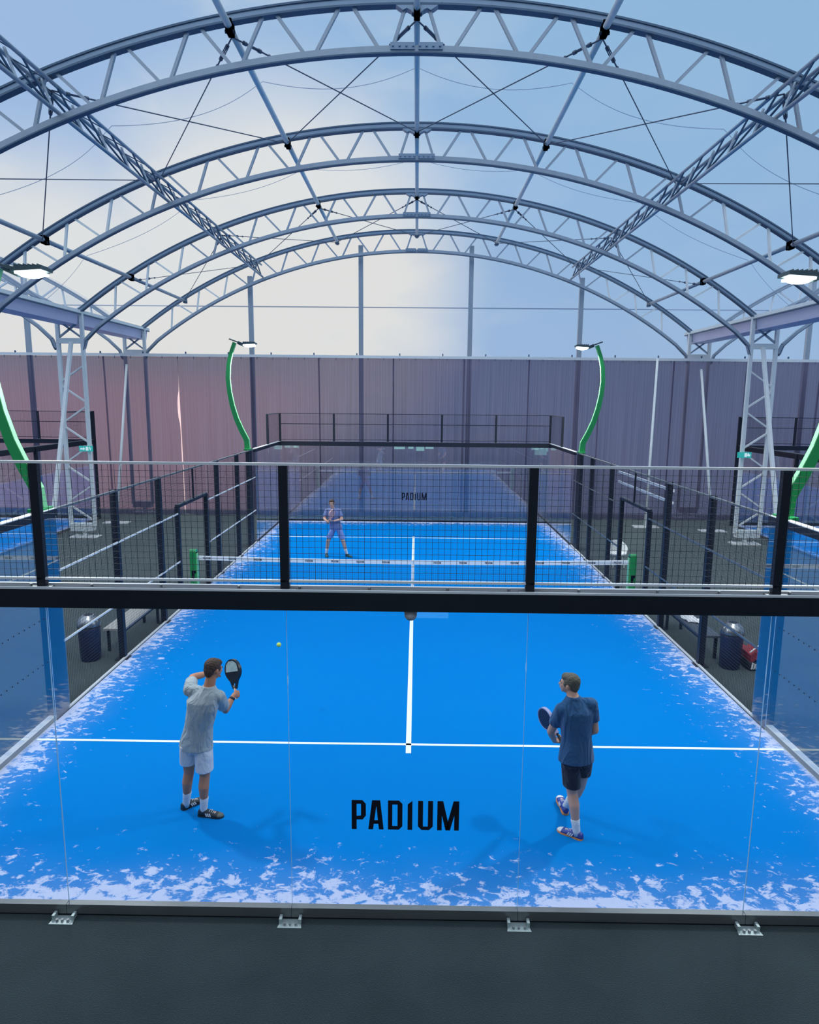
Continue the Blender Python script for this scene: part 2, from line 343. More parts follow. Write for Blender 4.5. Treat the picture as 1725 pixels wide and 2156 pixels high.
# ------------------------------------------------------------------ roof arches
AY = [6.6, 11.6, 16.6, 21.6]
top_s = [1.13 + 1.235 * i for i in range(8)]; bot_s = [0.52 + 1.20 * i for i in range(9)]
def tp(s_, sg): a = s_ / RT; return V((sg * RT * sin(a), 0, ZT - RT + RT * cos(a)))
def bp(s_, sg): a = s_ / RB; return V((sg * RB * sin(a), 0, ZB - RB + RB * cos(a)))
def make_arch(y, label, bx=0.0, sides=(-1, 1), web=None, light=False):
    t = empty('roof_arch', (bx, y, 7.0), label, 'roof truss', 'curved lattice roof arches')
    def P(v, dy=0, dz=0): return V((v.x + bx, y + dy, v.z + dz))
    xmax = 10.55; xs = [-xmax + 2 * xmax * i / 72 for i in range(73)]
    if sides == (-1,): xs = [x for x in xs if x < -4]
    if sides == (1,): xs = [x for x in xs if x > 4]
    m = MB()
    for dz, mi, w_, h_ in ((0.0, 1, 0.13, 0.085), (0.055, 0, 0.17, 0.03), (-0.055, 0, 0.15, 0.03)):
        m.m = mi
        pts = [V((x + bx, y, ztop(x) + dz)) for x in xs]
        for a_, b_ in zip(pts[:-1], pts[1:]): m.bar(a_, b_, w_, h_)
    m.build('top_chord', ['rail_dark', 'rail_mid'], t)
    m = MB(); xb = [x for x in xs if abs(x) <= 10.2]; pts = [V((x + bx, y, zbot(x))) for x in xb]
    for e in (0, -1):
        if abs(pts[e].x - bx) > 9.9: 
            sg = 1 if pts[e].x > bx else -1; ext = [V((bx + sg * 10.38, y, zbot(10.2) - 0.22)), V((bx + sg * 10.48, y, zbot(10.2) - 0.5))]
            pts = ext[::-1] + pts if e == 0 else pts + ext
    m.m = 0
    for a_, b_ in zip(pts[:-1], pts[1:]): m.bar(a_, b_, 0.10, 0.10)
    m.m = 1
    for a_, b_ in zip(pts[:-1], pts[1:]): m.bar(a_ - V((0, 0, 0.055)), b_ - V((0, 0, 0.055)), 0.11, 0.022)
    m.build('bottom_chord', ['steel', 'rail_dark'], t)
    ok = web or (lambda x: True)
    for sg in sides:
        seq = []
        for i in range(8):
            seq += [(bot_s[i], top_s[i]), (bot_s[i + 1], top_s[i])]
        if len(sides) == 2: seq.insert(0, (bot_s[0] - 0.12, 0.16))
        for (bs, ts) in seq:
            a_, b_ = bp(bs, sg), tp(ts, sg)
            if ts > 0.2:
                sh = 0.09 if ts > bs else -0.09
                a_.x += sg * sh * 0.8; b_.x -= sg * sh * 0.9
            if not ok(a_.x): continue
            m = MB(); m.bar(P(a_), P(b_), 0.05, 0.062, up=(0, 1, 0)); m.build('web_strut', 'steel_light' if abs(a_.x) > 6.5 else 'steel', t)
    if len(sides) == 2:
        m = MB()
        m.box(bx - 0.42, bx - 0.03, y - 0.075, y + 0.075, ZB - 0.02, ZB + 0.085); m.box(bx + 0.03, bx + 0.42, y - 0.075, y + 0.075, ZB - 0.02, ZB + 0.085)
        for j in range(8): m.tube((bx - 0.38 + j * 0.108, y - 0.10, ZB + 0.03), (bx - 0.38 + j * 0.108, y + 0.10, ZB + 0.03), 0.018, 6)
        m.build('splice_plate', 'rail_mid', t)
        m = MB()
        for sg in (-1, 1):
            poly = [(0.03, -0.02), (0.40, -0.03), (0.30, -0.10), (0.22, -0.15), (0.16, -0.12), (0.10, -0.15), (0.05, -0.19), (0.02, -0.2)]
            m.prism([(sg * a_, b_) for a_, b_ in poly], lambda x_, z_, d: (bx + x_, y - 0.07 + d, ZT + z_), 0.14)
        m.build('ridge_gusset', 'rail_mid', t)
    return t
arch_labels = ['nearest roof arch, the big one touching the top edge of the view', 'second roof arch back from the viewer, under the top one',
               'third roof arch, resting on the two lattice columns', 'farthest and palest roof arch, standing against the white end wall']
for y, lb in zip(AY, arch_labels): make_arch(y, lb)
make_arch(16.6, 'start of the next hall\'s arch left of the left lattice column', -BAY, (1,), lambda x: x > 7.5)
make_arch(16.6, 'start of the next hall\'s arch right of the right lattice column', BAY, (-1,), lambda x: x < -7.5)
make_arch(21.6, 'distant end arch of the left neighbouring hall above the pinkish curtain', -BAY, (1,), lambda x: x > 6.5)
make_arch(21.6, 'distant end arch of the right neighbouring hall above the navy curtain', BAY, (-1,), lambda x: x < -6.5)

# ------------------------------------------------------------------ purlins
bays = [(1.6, 6.6, 'overhead in front of the nearest arch'), (6.6, 11.6, 'between nearest and second arch'),
        (11.6, 16.6, 'between second and third arch'), (16.6, 21.6, 'between third and farthest arch')]
for x, nm in ((0, 'ridge'), (-3, 'left inner slope'), (3, 'right inner slope'), (-8.85, 'left lower slope'), (8.85, 'right lower slope')):
    for y0, y1, bn in bays:
        if abs(x) > 8 and y0 < 5: continue
        z = ztop(x) - 0.13
        t = empty('roof_purlin', (x, y0, z), 'grey tube purlin on the %s, %s' % (nm, bn), 'purlin', 'tube purlins between the arches')
        r_ = 0.055 if x else 0.052
        m = MB(); m.tube((x, y0 + 0.10, z), (x, y1 - 0.10, z), r_, 14); m.build('tube', 'steel_light' if abs(x) < 4 else 'steel', t, smooth=True)
        for yy in (y0, y1):
            m = MB(); m.box(x - 0.05, x + 0.05, yy - 0.11, yy + 0.11, z - 0.09, z + 0.10); m.tube((x - 0.08, yy, z - 0.05), (x + 0.08, yy, z - 0.05), 0.03, 8); m.build('end_clamp', 'rail_dark', t)
for sg, nm in ((-1, 'left'), (1, 'right')):
    for y0, y1, bn in bays:
        x = sg * 6.0; xt, xb_ = sg * 6.0, sg * 5.85; zt = ztop(6.0) - 0.16; zb = zbot(5.85) + 0.10
        t = empty('purlin_truss', (x, y0, zb), 'lattice purlin truss on the %s roof slope, %s' % (nm, bn), 'lattice beam', 'lattice purlins along both slopes')
        m = MB(); m.tube((xt - 0.11, y0, zt), (xt - 0.11, y1, zt), 0.033, 10); m.build('top_chord', 'steel', t, smooth=True)
        m = MB(); m.tube((xt + 0.11, y0, zt), (xt + 0.11, y1, zt), 0.033, 10); m.build('top_chord', 'steel', t, smooth=True)
        m = MB(); m.tube((xb_, y0, zb), (xb_, y1, zb), 0.036, 10); m.build('bottom_chord', 'steel', t, smooth=True)
        n_ = 5
        for i in range(n_):
            ya, yb_ = y0 + (y1 - y0) * i / n_, y0 + (y1 - y0) * (i + 1) / n_
            for e in (-0.11, 0.11):
                m = MB(); m.tube((xt + e, ya + 0.05, zt), (xb_, (ya + yb_) / 2 + 0.25, zb), 0.02, 6); m.build('diagonal', 'rail_dark', t)
            m = MB(); m.tube((xt, (ya + yb_) / 2 + 0.3, zt), (xb_, (ya + yb_) / 2 + 0.3, zb), 0.022, 6); m.build('upright', 'steel', t)
            m = MB(); m.tube((xt - 0.11, ya + 0.05, zt), (xt + 0.11, yb_ - 0.05, zt), 0.012, 5); m.build('lacing', 'rail_dark', t)
# ------------------------------------------------------------------ bracing cables (crossed, with turnbuckles)
px = [-8.85, -6.0, -3.0, 0.0, 3.0, 6.0, 8.85]
pn = ['left lower', 'left upper', 'left ridge', 'right ridge', 'right upper', 'right lower']
for y0, y1, bn in (bays[1], bays[3]):
    for i in range(6):
        for (xa, xb_, dn) in ((px[i], px[i + 1], 'rightwards'), (px[i + 1], px[i], 'leftwards')):
            a_ = V((xa, y0 + 0.12, ztop(xa) - 0.2)); b_ = V((xb_, y1 - 0.12, ztop(xb_) - 0.17)); d = (b_ - a_).normalized()
            t = empty('bracing_cable', a_, 'bracing cable leading away %s in the %s panel %s' % (dn, pn[i], bn), 'cable', 'crossed roof bracing cables')
            m = MB(); m.tube(a_, b_, 0.011, 6); m.build('rope', 'cable', t)
            m = MB()
            p0 = a_ + d * 0.28; p1 = a_ + d * 0.62; sd_ = d.cross(V((0, 0, 1))).normalized() * 0.026
            m.bar(p0 + sd_, p1 + sd_, 0.014); m.bar(p0 - sd_, p1 - sd_, 0.014); m.tube(p0 - d * 0.03, p0 + d * 0.03, 0.034, 8); m.tube(p1 - d * 0.03, p1 + d * 0.03, 0.034, 8)
            m.tube(p1, a_ + d * 0.85, 0.014, 6); m.ball(a_ + d * 0.85, 0.028, 6); m.tube(a_, p0, 0.014, 6)
            m.build('turnbuckle', 'cable', t)

# ------------------------------------------------------------------ lattice columns, gutters, end wall posts
def make_column(sg, y, label, rake=True):
    xi, xo = sg * 10.5, sg * 11.27
    t = empty('roof_column', (sg * 10.83, y, 0), label, 'column', 'white lattice roof columns')
    for x, zt_ in ((xi, 7.2), (xo, 7.0)):
        m = MB(); m.bar((x, y, 0.35), (x, y, zt_), 0.105, 0.105); m.build('leg', 'steel_light', t)
    m = MB(); m.bar((xi, y, 6.3), (xo, y, 6.3), 0.12, 0.16); m.build('head_beam', 'steel_light', t)
    for (a_, b_) in (((xi, 6.95), (xo, 6.38)), ((xi, 6.38), (xo, 6.95))):
        m = MB(); m.bar((a_[0], y, a_[1]), (b_[0], y, b_[1]), 0.05, 0.07, up=(0, 1, 0)); m.build('head_brace', 'steel', t)
    z = 5.55; k_ = 0
    while z > 0.9 and rake:
        xa, xb_ = (xi, xo) if k_ % 2 == 0 else (xo, xi)
        m = MB(); m.bar((xa, y - 0.02, z), (xb_, y - 0.02, z - 0.52), 0.05, 0.06, up=(0, 1, 0)); m.build('zigzag_brace', 'white_metal', t)
        z -= 0.64; k_ += 1
    for dy in ((-2.1,) if rake else ()):
        m = MB(); m.bar((sg * 10.83, y + dy * 0.04, 6.25), (sg * 10.9, y + dy, 0.0), 0.10, 0.10); m.build('raking_leg', 'steel_light', t)
    m = MB(); m.box(min(xi, xo) + 0.02, max(xi, xo) - 0.02, y - 0.14, y + 0.14, 0.22, 0.46); m.tube((sg * 10.83, y, 0.02), (sg * 10.83, y, 0.25), 0.07, 12); m.build('foot_box', 'steel_light', t)
    m = MB(); m.box(sg * 10.83 - 0.45, sg * 10.83 + 0.45, y - 0.22, y + 0.22, 0.0, 0.03)
    for a_ in (-0.36, 0.36):
        for b_ in (-0.15, 0.15): m.tube((sg * 10.83 + a_, y + b_, 0.03), (sg * 10.83 + a_, y + b_, 0.07), 0.02, 6)
    m.build('base_plate', 'white_metal', t)
    return t
make_column(-1, 16.6, 'left white lattice column carrying the third arch, green sign on it')
make_column(1, 16.6, 'right white lattice column carrying the third arch, green sign on it')
make_column(-1, 21.6, 'distant left lattice column, only its head seen above the pinkish curtain', False)
make_column(1, 21.6, 'distant right lattice column, only its head seen above the navy curtain', False)
for sg, nm in ((-1, 'left'), (1, 'right')):
    x0, x1 = sorted((sg * 10.56, sg * 11.28))
    t = empty('roof_gutter', (sg * 10.9, 7, 6.75), 'long box gutter along the %s eave on the column heads' % nm, 'gutter', 'eaves gutters')
    m = MB(); m.quad_prism([(x0, 4.0, 7.12), (x0 + 0.05, 4.0, 6.80), (x1 - 0.05, 4.0, 6.80), (x1, 4.0, 7.12)], [(x0, 22.1, 7.12), (x0 + 0.05, 22.1, 6.80), (x1 - 0.05, 22.1, 6.80), (x1, 22.1, 7.12)]); m.build('trough', 'gutter', t)
    for xx in (sg * 10.5, sg * 11.32):
        m = MB(); m.bar((xx, 4.0, 7.19), (xx, 22.1, 7.19), 0.06, 0.10); m.m = 1; m.bar((xx, 4.0, 7.12), (xx, 22.1, 7.12), 0.07, 0.03); m.build('eave_rail', ['steel_light', 'rail_dark'], t)
for i, x in enumerate((-19.4, -15.2, -6.42, -2.14, 2.10, 6.36, 15.2, 19.4)):
    zt_ = 7.6 if abs(x) > 12 else zbot(x) + 0.4
    if abs(x) > 12: zt_ = ztop(abs(x) - BAY)
    nm = ['outermost left', 'left neighbouring hall\'s', 'leftmost of the four in the middle hall', 'second of the four in the middle hall', 'third of the four in the middle hall', 'rightmost of the four in the middle hall', 'right neighbouring hall\'s', 'outermost right'][i]
    m = MB(); m.bar((x, 21.95, 0), (x, 21.95, zt_), 0.17, 0.14, up=(0, 1, 0))
    tag(m.build('wall_post', 'steel'), 'upright end wall post, %s, rising behind the curtain' % nm, 'post', 'end wall posts')

# ------------------------------------------------------------------ dividing curtain
seams = [-17.4, -14.63, -11.87, -9.03, -6.24, -3.67, -0.84, 1.84, 4.29, 7.0, 9.75, 12.5, 15.3, 18.0]
seam_names = ['first', 'second', 'third', 'fourth', 'fifth', 'sixth', 'seventh', 'eighth', 'ninth', 'tenth', 'eleventh', 'twelfth', 'thirteenth']
for i in range(13):
    xa, xb_ = seams[i], seams[i + 1]; ph = random.uniform(0, 6); fold = random.uniform(0.6, 1.3)
    gap = 0.0
    def f(u, v, xa=xa, xb_=xb_, ph=ph, fold=fold, i=i):
        z = 0.04 + v * 6.06
        x0_ = xa - 0.03; x1_ = xb_ + (0.03 if i != 2 else -0.004)
        if i == 2: x1_ -= 0.075 * math.exp(-((z - 4.2) / 0.55) ** 4)
        x = x0_ + (x1_ - x0_) * u
        k1 = (1 - v) ** 0.6
        y = 20.98 + 1.7 * fold * (0.045 * sin(u * 21 + ph + 0.8 * v) * (0.25 + k1) + 0.03 * sin(u * 47 + ph * 2 + v) * k1 + 0.05 * sin(u * 9 + ph * 3 - v * 1.2) * k1)
        y += 0.10 * (1 - min(1, min(u, 1 - u) * 12)) * (0.2 + k1)
        return (x, y, z)
    m = MB(); m.grid(f, 90, 24)
    tag(m.build('hanging_curtain', 'curtain', smooth=True), 'tall hanging mesh curtain panel, %s from the left along the back' % seam_names[i], 'curtain', 'dividing curtain panels')
t = empty('curtain_rail', (0, 20.95, 6.1), 'long pale rail carrying the dividing curtain with small studs on top', 'curtain rail')
m = MB(); m.bar((-17.6, 20.95, 6.16), (18.2, 20.95, 6.13), 0.06, 0.10); m.build('rail', 'white_metal', t)
for i in range(60): x = -17.4 + i * 0.6; m = MB(); m.tube((x, 20.93, 6.02), (x, 20.93, 6.11), 0.012, 5); m.build('hook', 'rail_dark', t)
for i in range(22):
    x = -16.8 + i * 1.62; m = MB(); m.box(x - 0.02, x + 0.02, 20.92, 20.98, 6.2, 6.28); m.build('stud', 'rail_dark', t)
for (p, q, lb) in (((-10.93, 19.2, 0), (-10.92, 20.84, 5.75), 'white prop pole leaning on the curtain right of the left lattice column'),
                   ((8.55, 19.5, 0), (9.05, 20.82, 6.12), 'white prop pole reaching the curtain rail right of the right green lamp'),
                   ((10.72, 18.8, 0), (10.72, 20.84, 5.75), 'white prop pole just left of the right lattice column')):
    t = empty('prop_pole', p, lb, 'pole', 'curtain prop poles')
    m = MB(); m.tube(V(p) + V((0, 0, 0.03)), q, 0.055, 10, 0.045); m.ball(q, 0.05, 6); m.build('shaft', 'steel_light' if p[0] > 0 else 'white_metal', t, smooth=True)
    m = MB(); m.box(p[0] - 0.45, p[0] + 0.45, p[1] - 0.2, p[1] + 0.2, 0, 0.03); m.build('foot_plate', 'white_metal', t)
for sg, nm in ((-1, 'left'), (1, 'right')):
    x = sg * 10.52
    t = empty('exit_sign', (x, 16.45, 2.85), 'small teal escape sign with white pictograms on the %s lattice column' % nm, 'sign', 'escape signs')
    m = MB(); m.box(x - 0.24, x + 0.2, 16.42, 16.44, 2.83, 3.01); m.build('panel', 'sign_green', t)
    m = MB()
    m.prism([(-0.18, 0.06), (-0.08, 0.06), (-0.08, 0.03), (-0.02, 0.085), (-0.08, 0.14), (-0.08, 0.11), (-0.18, 0.11)], lambda a_, b_, d: (x + sg * a_ * -1 - 0.02, 16.415 + d, 2.83 + b_), 0.006)
    m.box(x - 0.02, x + 0.06, 16.412, 16.42, 2.86, 2.98); m.ball((x + 0.1, 16.415, 2.965), 0.018, 6, (1, 0.2, 1)); m.bar((x + 0.1, 16.415, 2.95), (x + 0.13, 16.415, 2.87), 0.02, 0.006, up=(0, 1, 0)); m.bar((x + 0.1, 16.415, 2.92), (x + 0.16, 16.415, 2.94), 0.014, 0.006, up=(0, 1, 0))
    m.build('pictogram', 'sign_white', t)

# ------------------------------------------------------------------ court surfaces
def court(cx, label, full=True):
    t = empty('court_turf', (cx, 0, 0), label, 'court floor', 'blue padel courts')
    m = MB(); m.box(-5, 5, 0, 20, 0, 0.012); o = m.build('turf', 'court'); o.parent = t; o.location = (0, 10, 0) if False else o.location
    o.location = (0, 0, 0); o.data.transform(Matrix.Translation((0, 10, 0))); WL[o.name] = V((cx, 0, 0))
    def line(n, x0, x1, y0, y1):
        m = MB(); m.box(cx + x0, cx + x1, y0, y1, 0.012, 0.016); m.build(n, 'white_line', t)
    if full:
        line('service_line', -4.98, 4.98, 3.025, 3.075); line('centre_line', -0.035, 0.035, 2.82, 17.15)
        for o_ in t.children: pass
    line('service_line', -4.98, 4.98, 16.925, 16.975)
    return t
court(0, 'blue turf of the middle court where the players stand, white lines')
court(-17, 'blue turf of the neighbouring court at the left edge of the view', False)
court(17, 'blue turf of the neighbouring court at the right edge of the view', False)

# ------------------------------------------------------------------ PADIUM lettering
GL = [[(247,118),(305,118),(305,485),(247,485)], [(305,118),(372,118),(412,165),(355,165),(305,165)], [(355,165),(412,165),(412,312),(355,312)], [(305,318),(355,312),(412,312),(375,362),(305,362)],
      [(440,485),(495,485),(533,190),(483,118)], [(483,118),(578,118),(533,190)], [(533,190),(578,118),(618,485),(563,485)], [(500,370),(560,370),(565,415),(497,415)],
      [(667,118),(718,118),(718,485),(667,485)], [(718,118),(795,118),(835,160),(778,168),(718,168)], [(778,168),(835,160),(835,440),(778,440)], [(718,440),(835,440),(795,485),(718,485)],
      [(895,165),(950,118),(950,485),(895,485)],
      [(1015,118),(1073,118),(1073,440),(1015,440)], [(1130,118),(1188,118),(1188,440),(1130,440)], [(1015,440),(1188,440),(1145,485),(1058,485)],
      [(1238,118),(1292,118),(1292,485),(1238,485)], [(1435,118),(1490,118),(1490,485),(1435,485)], [(1292,118),(1304,118),(1388,485),(1335,485),(1292,300)], [(1424,118),(1435,118),(1435,300),(1388,485),(1335,485)]]
def lettering(name, parent, cx, y, z0, width, depth, matn='letter', face=-1):
    s = width / 1243.0; m = MB()
    for g in GL:
        m.prism([((a_ - 868.5) * s, (485 - b_) * s) for a_, b_ in g], lambda x_, z_, d: (cx + x_, y + face * d, z0 + z_), depth)
    return m.build(name, matn, parent)

# ------------------------------------------------------------------ enclosure pieces
ORD = ['leftmost', 'second', 'middle', 'fourth', 'rightmost']
def pane(x0, x1, y0, y1, z0, z1, label, gm, logo=None, dots=False, group='clear glass wall panes'):
    t = empty('glass_panel', ((x0 + x1) / 2, (y0 + y1) / 2, z0), label, 'glass panel', group)
    m = MB(); m.box(x0, x1, y0, y1, z0, z1); m.build('pane', gm, t)
    if logo is not None: lettering('lettering', t, (x0 + x1) / 2, logo, 0.84, 0.935, 0.002)
    return t
def wires(ax, a0, a1, z0, z1, other, label, step=0.05, r=0.0013, group='welded mesh fence panels', rail_mat='black', frame=True, stepz=None):
    """mesh panel in plane y=other (ax='x') or x=other (ax='y')"""
    P = (lambda a_, z: V((a_, other, z))) if ax == 'x' else (lambda a_, z: V((other, a_, z)))
    t = empty('mesh_panel', P((a0 + a1) / 2, z0), label, 'fence panel', group)
    m = MB(); n_ = round((a1 - a0) / step); k_ = round((z1 - z0) / (stepz or step))
    up = (0, 1, 0) if ax == 'x' else (1, 0, 0)
    for i in range(1, n_): a_ = a0 + (a1 - a0) * i / n_; m.bar(P(a_, z0), P(a_, z1), 2 * r, 2 * r, up=up)
    for i in range(1, k_): z = z0 + (z1 - z0) * i / k_; m.bar(P(a0, z), P(a1, z), 2 * r, 2 * r)
    m.build('wire_mesh', 'wire', t)
    return t, P

def build_court_walls(cx, which, nm):
    """which: 'middle', or 'left'/'right' neighbour (only the corner that shows)"""
    mid = which == 'middle'; c = nm
    sides = (-1, 1) if mid else ((1,) if which == 'left' else (-1,))
    sn = {-1: 'left', 1: 'right'}
    ends = ((0.0, 'near'), (20.0, 'far')) if mid else ((20.0, 'far'),)
    for ye, en in ends:
        out = -1 if ye == 0 else 1
        idx = range(5) if mid else ((3, 4) if which == 'left' else (0, 1))
        for i in idx:
            x0 = cx - 5 + 2 * i
            pane(x0 + 0.003, x0 + 1.997, min(ye, ye + out * 0.012), max(ye, ye + out * 0.012), 0.02, 2.86,
                 '%s pane of the %s end glass wall of %s' % (ORD[i], en, c) + (', PADIUM lettered in black' if i == 2 else ''), 'glass' if ye == 0 else 'glass_side', logo=(ye - 0.001 if ye == 0 else ye - 0.001) if (i == 2 and mid) else None)
            t, P = wires('x', x0, x0 + 2, 3.05, 4.02, ye + out * 0.03, '%s black mesh panel above the %s end glass of %s' % (ORD[i], en, c), r=0.0013 if ye == 0 else 0.0013)
            m = MB(); m.bar(P(x0, 4.03), P(x0 + 2, 4.03), 0.035, 0.02); m.build('top_rail', 'rail_bright' if ye == 0 else 'black', t)  # near rail is pale, its lit top edge put into the colour
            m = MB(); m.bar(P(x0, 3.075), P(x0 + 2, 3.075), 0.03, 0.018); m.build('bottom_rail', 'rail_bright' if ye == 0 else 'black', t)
            if ye > 1:
                m = MB(); m.bar(P(x0, 3.65), P(x0 + 2, 3.65), 0.02, 0.02); m.build('middle_rail', 'black', t)
        for i in (range(6) if mid else ((4, 5) if which == 'left' else (0, 1))):
            x = cx - 5 + 2 * i; wd = 0.072 if ye == 0 else 0.07
            if mid and ye == 0 and i in (0, 5): continue
            m = MB(); m.bar((x, ye + out * 0.02, 3.0), (x, ye + out * 0.02, 4.03), wd, 0.05, up=(0, 1, 0))
            m.m = 1; m.box(x - 0.09, x + 0.09, ye + out * 0.02 - 0.05, ye + out * 0.02 + 0.05, 3.0, 3.012)
            pos = ['left corner', 'second', 'third', 'fourth', 'fifth', 'right corner'][i]
            tag(m.build('fence_post', ['black', 'kerb']), 'short black post, %s on the %s end wall of %s' % (pos, en, c), 'post', 'short black posts on the end walls')
        t = empty('fence_beam', (cx, ye, 2.85), 'broad black beam on top of the %s end glass of %s' % (en, c), 'beam', 'black beams over the glass')
        bx0, bx1 = (cx - 5.08, cx + 5.08) if mid else ((cx - 1.0, cx + 5.08) if which == 'left' else (cx - 5.08, cx + 1.0))
        ya, yb_ = sorted((ye - out * 0.02, ye + out * 0.10))
        m = MB(); m.box(bx0, bx1, ya, yb_, 2.845, 3.0); m.build('beam', 'black', t)
        if ye == 0:
            m = MB(); m.box(bx0, bx1, ya + 0.0, ya + 0.016, 3.0, 3.018); m.box(bx0, bx1, yb_ - 0.03, yb_, 3.0, 3.028); m.build('lit_edge', 'rail_bright', t)  # pale strips paint the light along the black beam's top edges
            for i in range(18): xx = -4.9 + i * 0.57 + (0.03 if i % 3 else 0.1); m = MB(); m.tube((xx, -0.035, 3.0), (xx, -0.035, 3.03), 0.012, 6); m.build('bolt', 'chrome', t)
        t = empty('base_channel', (cx, ye, 0), 'steel channel holding the %s end glass of %s at the floor' % (en, c), 'channel', 'steel base channels')
        ya, yb_ = sorted((ye - out * 0.0, ye + out * 0.075))
        kk = [-5, -3, 5] if False else [-5, -3, -1, 1, 3, 5]
        if mid:
            m = MB(); 
            for a_, b_ in zip(kk[:-1], kk[1:]):
                if ye == 0: m.box(a_ + 0.002, b_ - 0.002, -0.06, -0.0, 0.015, 0.105)
                else: m.box(a_, b_, 20.0, 20.07, 0.0, 0.07)
            m.build('channel', 'kerb' if ye == 0 else 'black', t)
            if ye == 0:
                m = MB(); m.box(-5, 5, -0.055, 0.0, 0.0, 0.014); m.build('shadow_strip', 'black', t)  # black strip put in as the shade beneath the channel
        else:
            m = MB(); m.box(bx0, bx1, 20.0, 20.07, 0.0, 0.12); m.build('channel', 'black', t)
    # ---- side walls
    for sg in sides:
        xs = cx + sg * 5.0; sd_ = sn[sg]; gx = sorted((xs, xs + sg * 0.012))
        secs = [(0.0, 2.0, 'near'), (2.0, 4.0, 'near'), (16.0, 18.0, 'far'), (18.0, 20.0, 'far')] if mid else [(16.0, 18.0, 'far'), (18.0, 20.0, 'far')]
        for j, (ya, yb_, en) in enumerate(secs):
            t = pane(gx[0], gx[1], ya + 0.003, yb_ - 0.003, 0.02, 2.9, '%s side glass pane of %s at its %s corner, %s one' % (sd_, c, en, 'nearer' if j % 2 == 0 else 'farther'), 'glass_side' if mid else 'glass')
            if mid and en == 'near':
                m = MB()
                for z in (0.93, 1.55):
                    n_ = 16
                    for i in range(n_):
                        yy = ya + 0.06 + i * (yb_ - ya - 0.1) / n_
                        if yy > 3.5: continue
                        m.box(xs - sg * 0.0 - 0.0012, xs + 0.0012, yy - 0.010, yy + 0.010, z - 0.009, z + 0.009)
                m.build('dot_rows', 'net_cord', t)  # rows of small dark dots set on the near side glass
            if mid and j == 1:
                m = MB(); m.box(xs - 0.003, xs + 0.003, 3.588, 3.594, 0.05, 2.9); m.build('polished_edge', 'glass_edge', t)
        for (ya, yb_, en) in (((0.0, 4.0, 'near'), (16.0, 20.0, 'far')) if mid else ((13.0, 20.0, 'far'),)):
            t = empty('fence_beam', (xs, ya, 2.9), 'beam on top of the %s side wall of %s, %s end' % (sd_, c, en), 'beam', 'side wall top beams')
            th = 0.10 if mid else 0.16
            m = MB(); x0, x1 = sorted((xs - sg * 0.02, xs + sg * 0.08)); m.box(x0, x1, ya, yb_, 3.0 - th, 3.0); m.build('beam', 'black', t)
            m = MB(); m.box(x0, x1, ya, yb_, 3.0, 3.012); m.build('lit_top', 'kerb_bright' if mid else 'kerb', t)  # pale cap puts the light on the beam's top into the colour
            if mid:
                m = MB(); x0, x1 = sorted((xs, xs + sg * 0.10)); yk = 3.6 if ya == 0 else 20
                m.box(x0, x1, ya if ya == 0 else 16.0, yk, 0.0, 0.09)
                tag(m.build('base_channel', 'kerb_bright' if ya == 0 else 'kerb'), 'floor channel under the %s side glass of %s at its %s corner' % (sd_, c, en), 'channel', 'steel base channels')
        # mesh over the far corner pane
        xm = xs + sg * 0.03
        t, P = wires('y', 18.0, 20.0, 3.02, 4.02, xm, 'raised mesh over the %s side glass, far corner of %s' % (sd_, c), r=0.0013)
        m = MB(); m.bar(P(18.0, 4.03), P(20.0, 4.03), 0.04, 0.03); m.build('top_rail', 'kerb', t)
        m = MB(); m.bar((xm, 18.0, 3.0), (xm, 18.0, 4.04), 0.07, 0.07)
        tag(m.build('fence_post', 'black'), 'short black post where the raised %s corner mesh of %s ends' % (sd_, c), 'post', 'short black posts on the side walls')
        if not mid:
            pane(gx[0], gx[1], 13.0, 15.99, 0.02, 2.9, '%s side glass pane of %s beside the lattice column' % (sd_, c), 'glass')
            for yy, q in ((13.0, 'nearest'), (16.0, 'middle'), (20.0, 'corner')):
                m = MB(); zt_ = 4.05 if yy == 20 else 3.0; m.bar((xs + sg * 0.06, yy, 0), (xs + sg * 0.06, yy, zt_), 0.09, 0.09)
                tag(m.build('fence_post', 'black'), '%s black side post of %s' % (q, c), 'post', 'tall black fence posts')
            m = MB(); x0, x1 = sorted((xs, xs + sg * 0.08)); m.box(x0, x1, 0.0, 20.0, 0.0, 0.07)
            tag(m.build('base_channel', 'kerb'), 'low edge channel along the side of %s' % c, 'channel', 'steel base channels')
            continue
        # ---- tall posts and mesh between y=4 and y=16
        names = {6: 'nearest one beside the waste bin', 8: 'last one before the gateway', 12: 'first one beyond the gateway', 14: 'farthest one before the distant lamp pole'}
        for yy in (6, 8, 12, 14):
            m = MB(); m.bar((xs + sg * 0.07, yy, 0.0), (xs + sg * 0.07, yy, 3.0), 0.10, 0.10)
            m.box(xs + sg * 0.07 - 0.11, xs + sg * 0.07 + 0.11, yy - 0.11, yy + 0.11, 0, 0.015)
            tag(m.build('fence_post', 'black'), 'tall black %s side fence post, %s' % (sd_, names[yy]), 'post', 'tall black fence posts')
        segs = [(4, 6, 'nearest'), (6, 8, 'second from the viewer'), (8, 9, 'narrow, just before the gateway'), (11, 12, 'narrow, just after the gateway'), (12, 14, 'last but one'), (14, 16, 'farthest')]
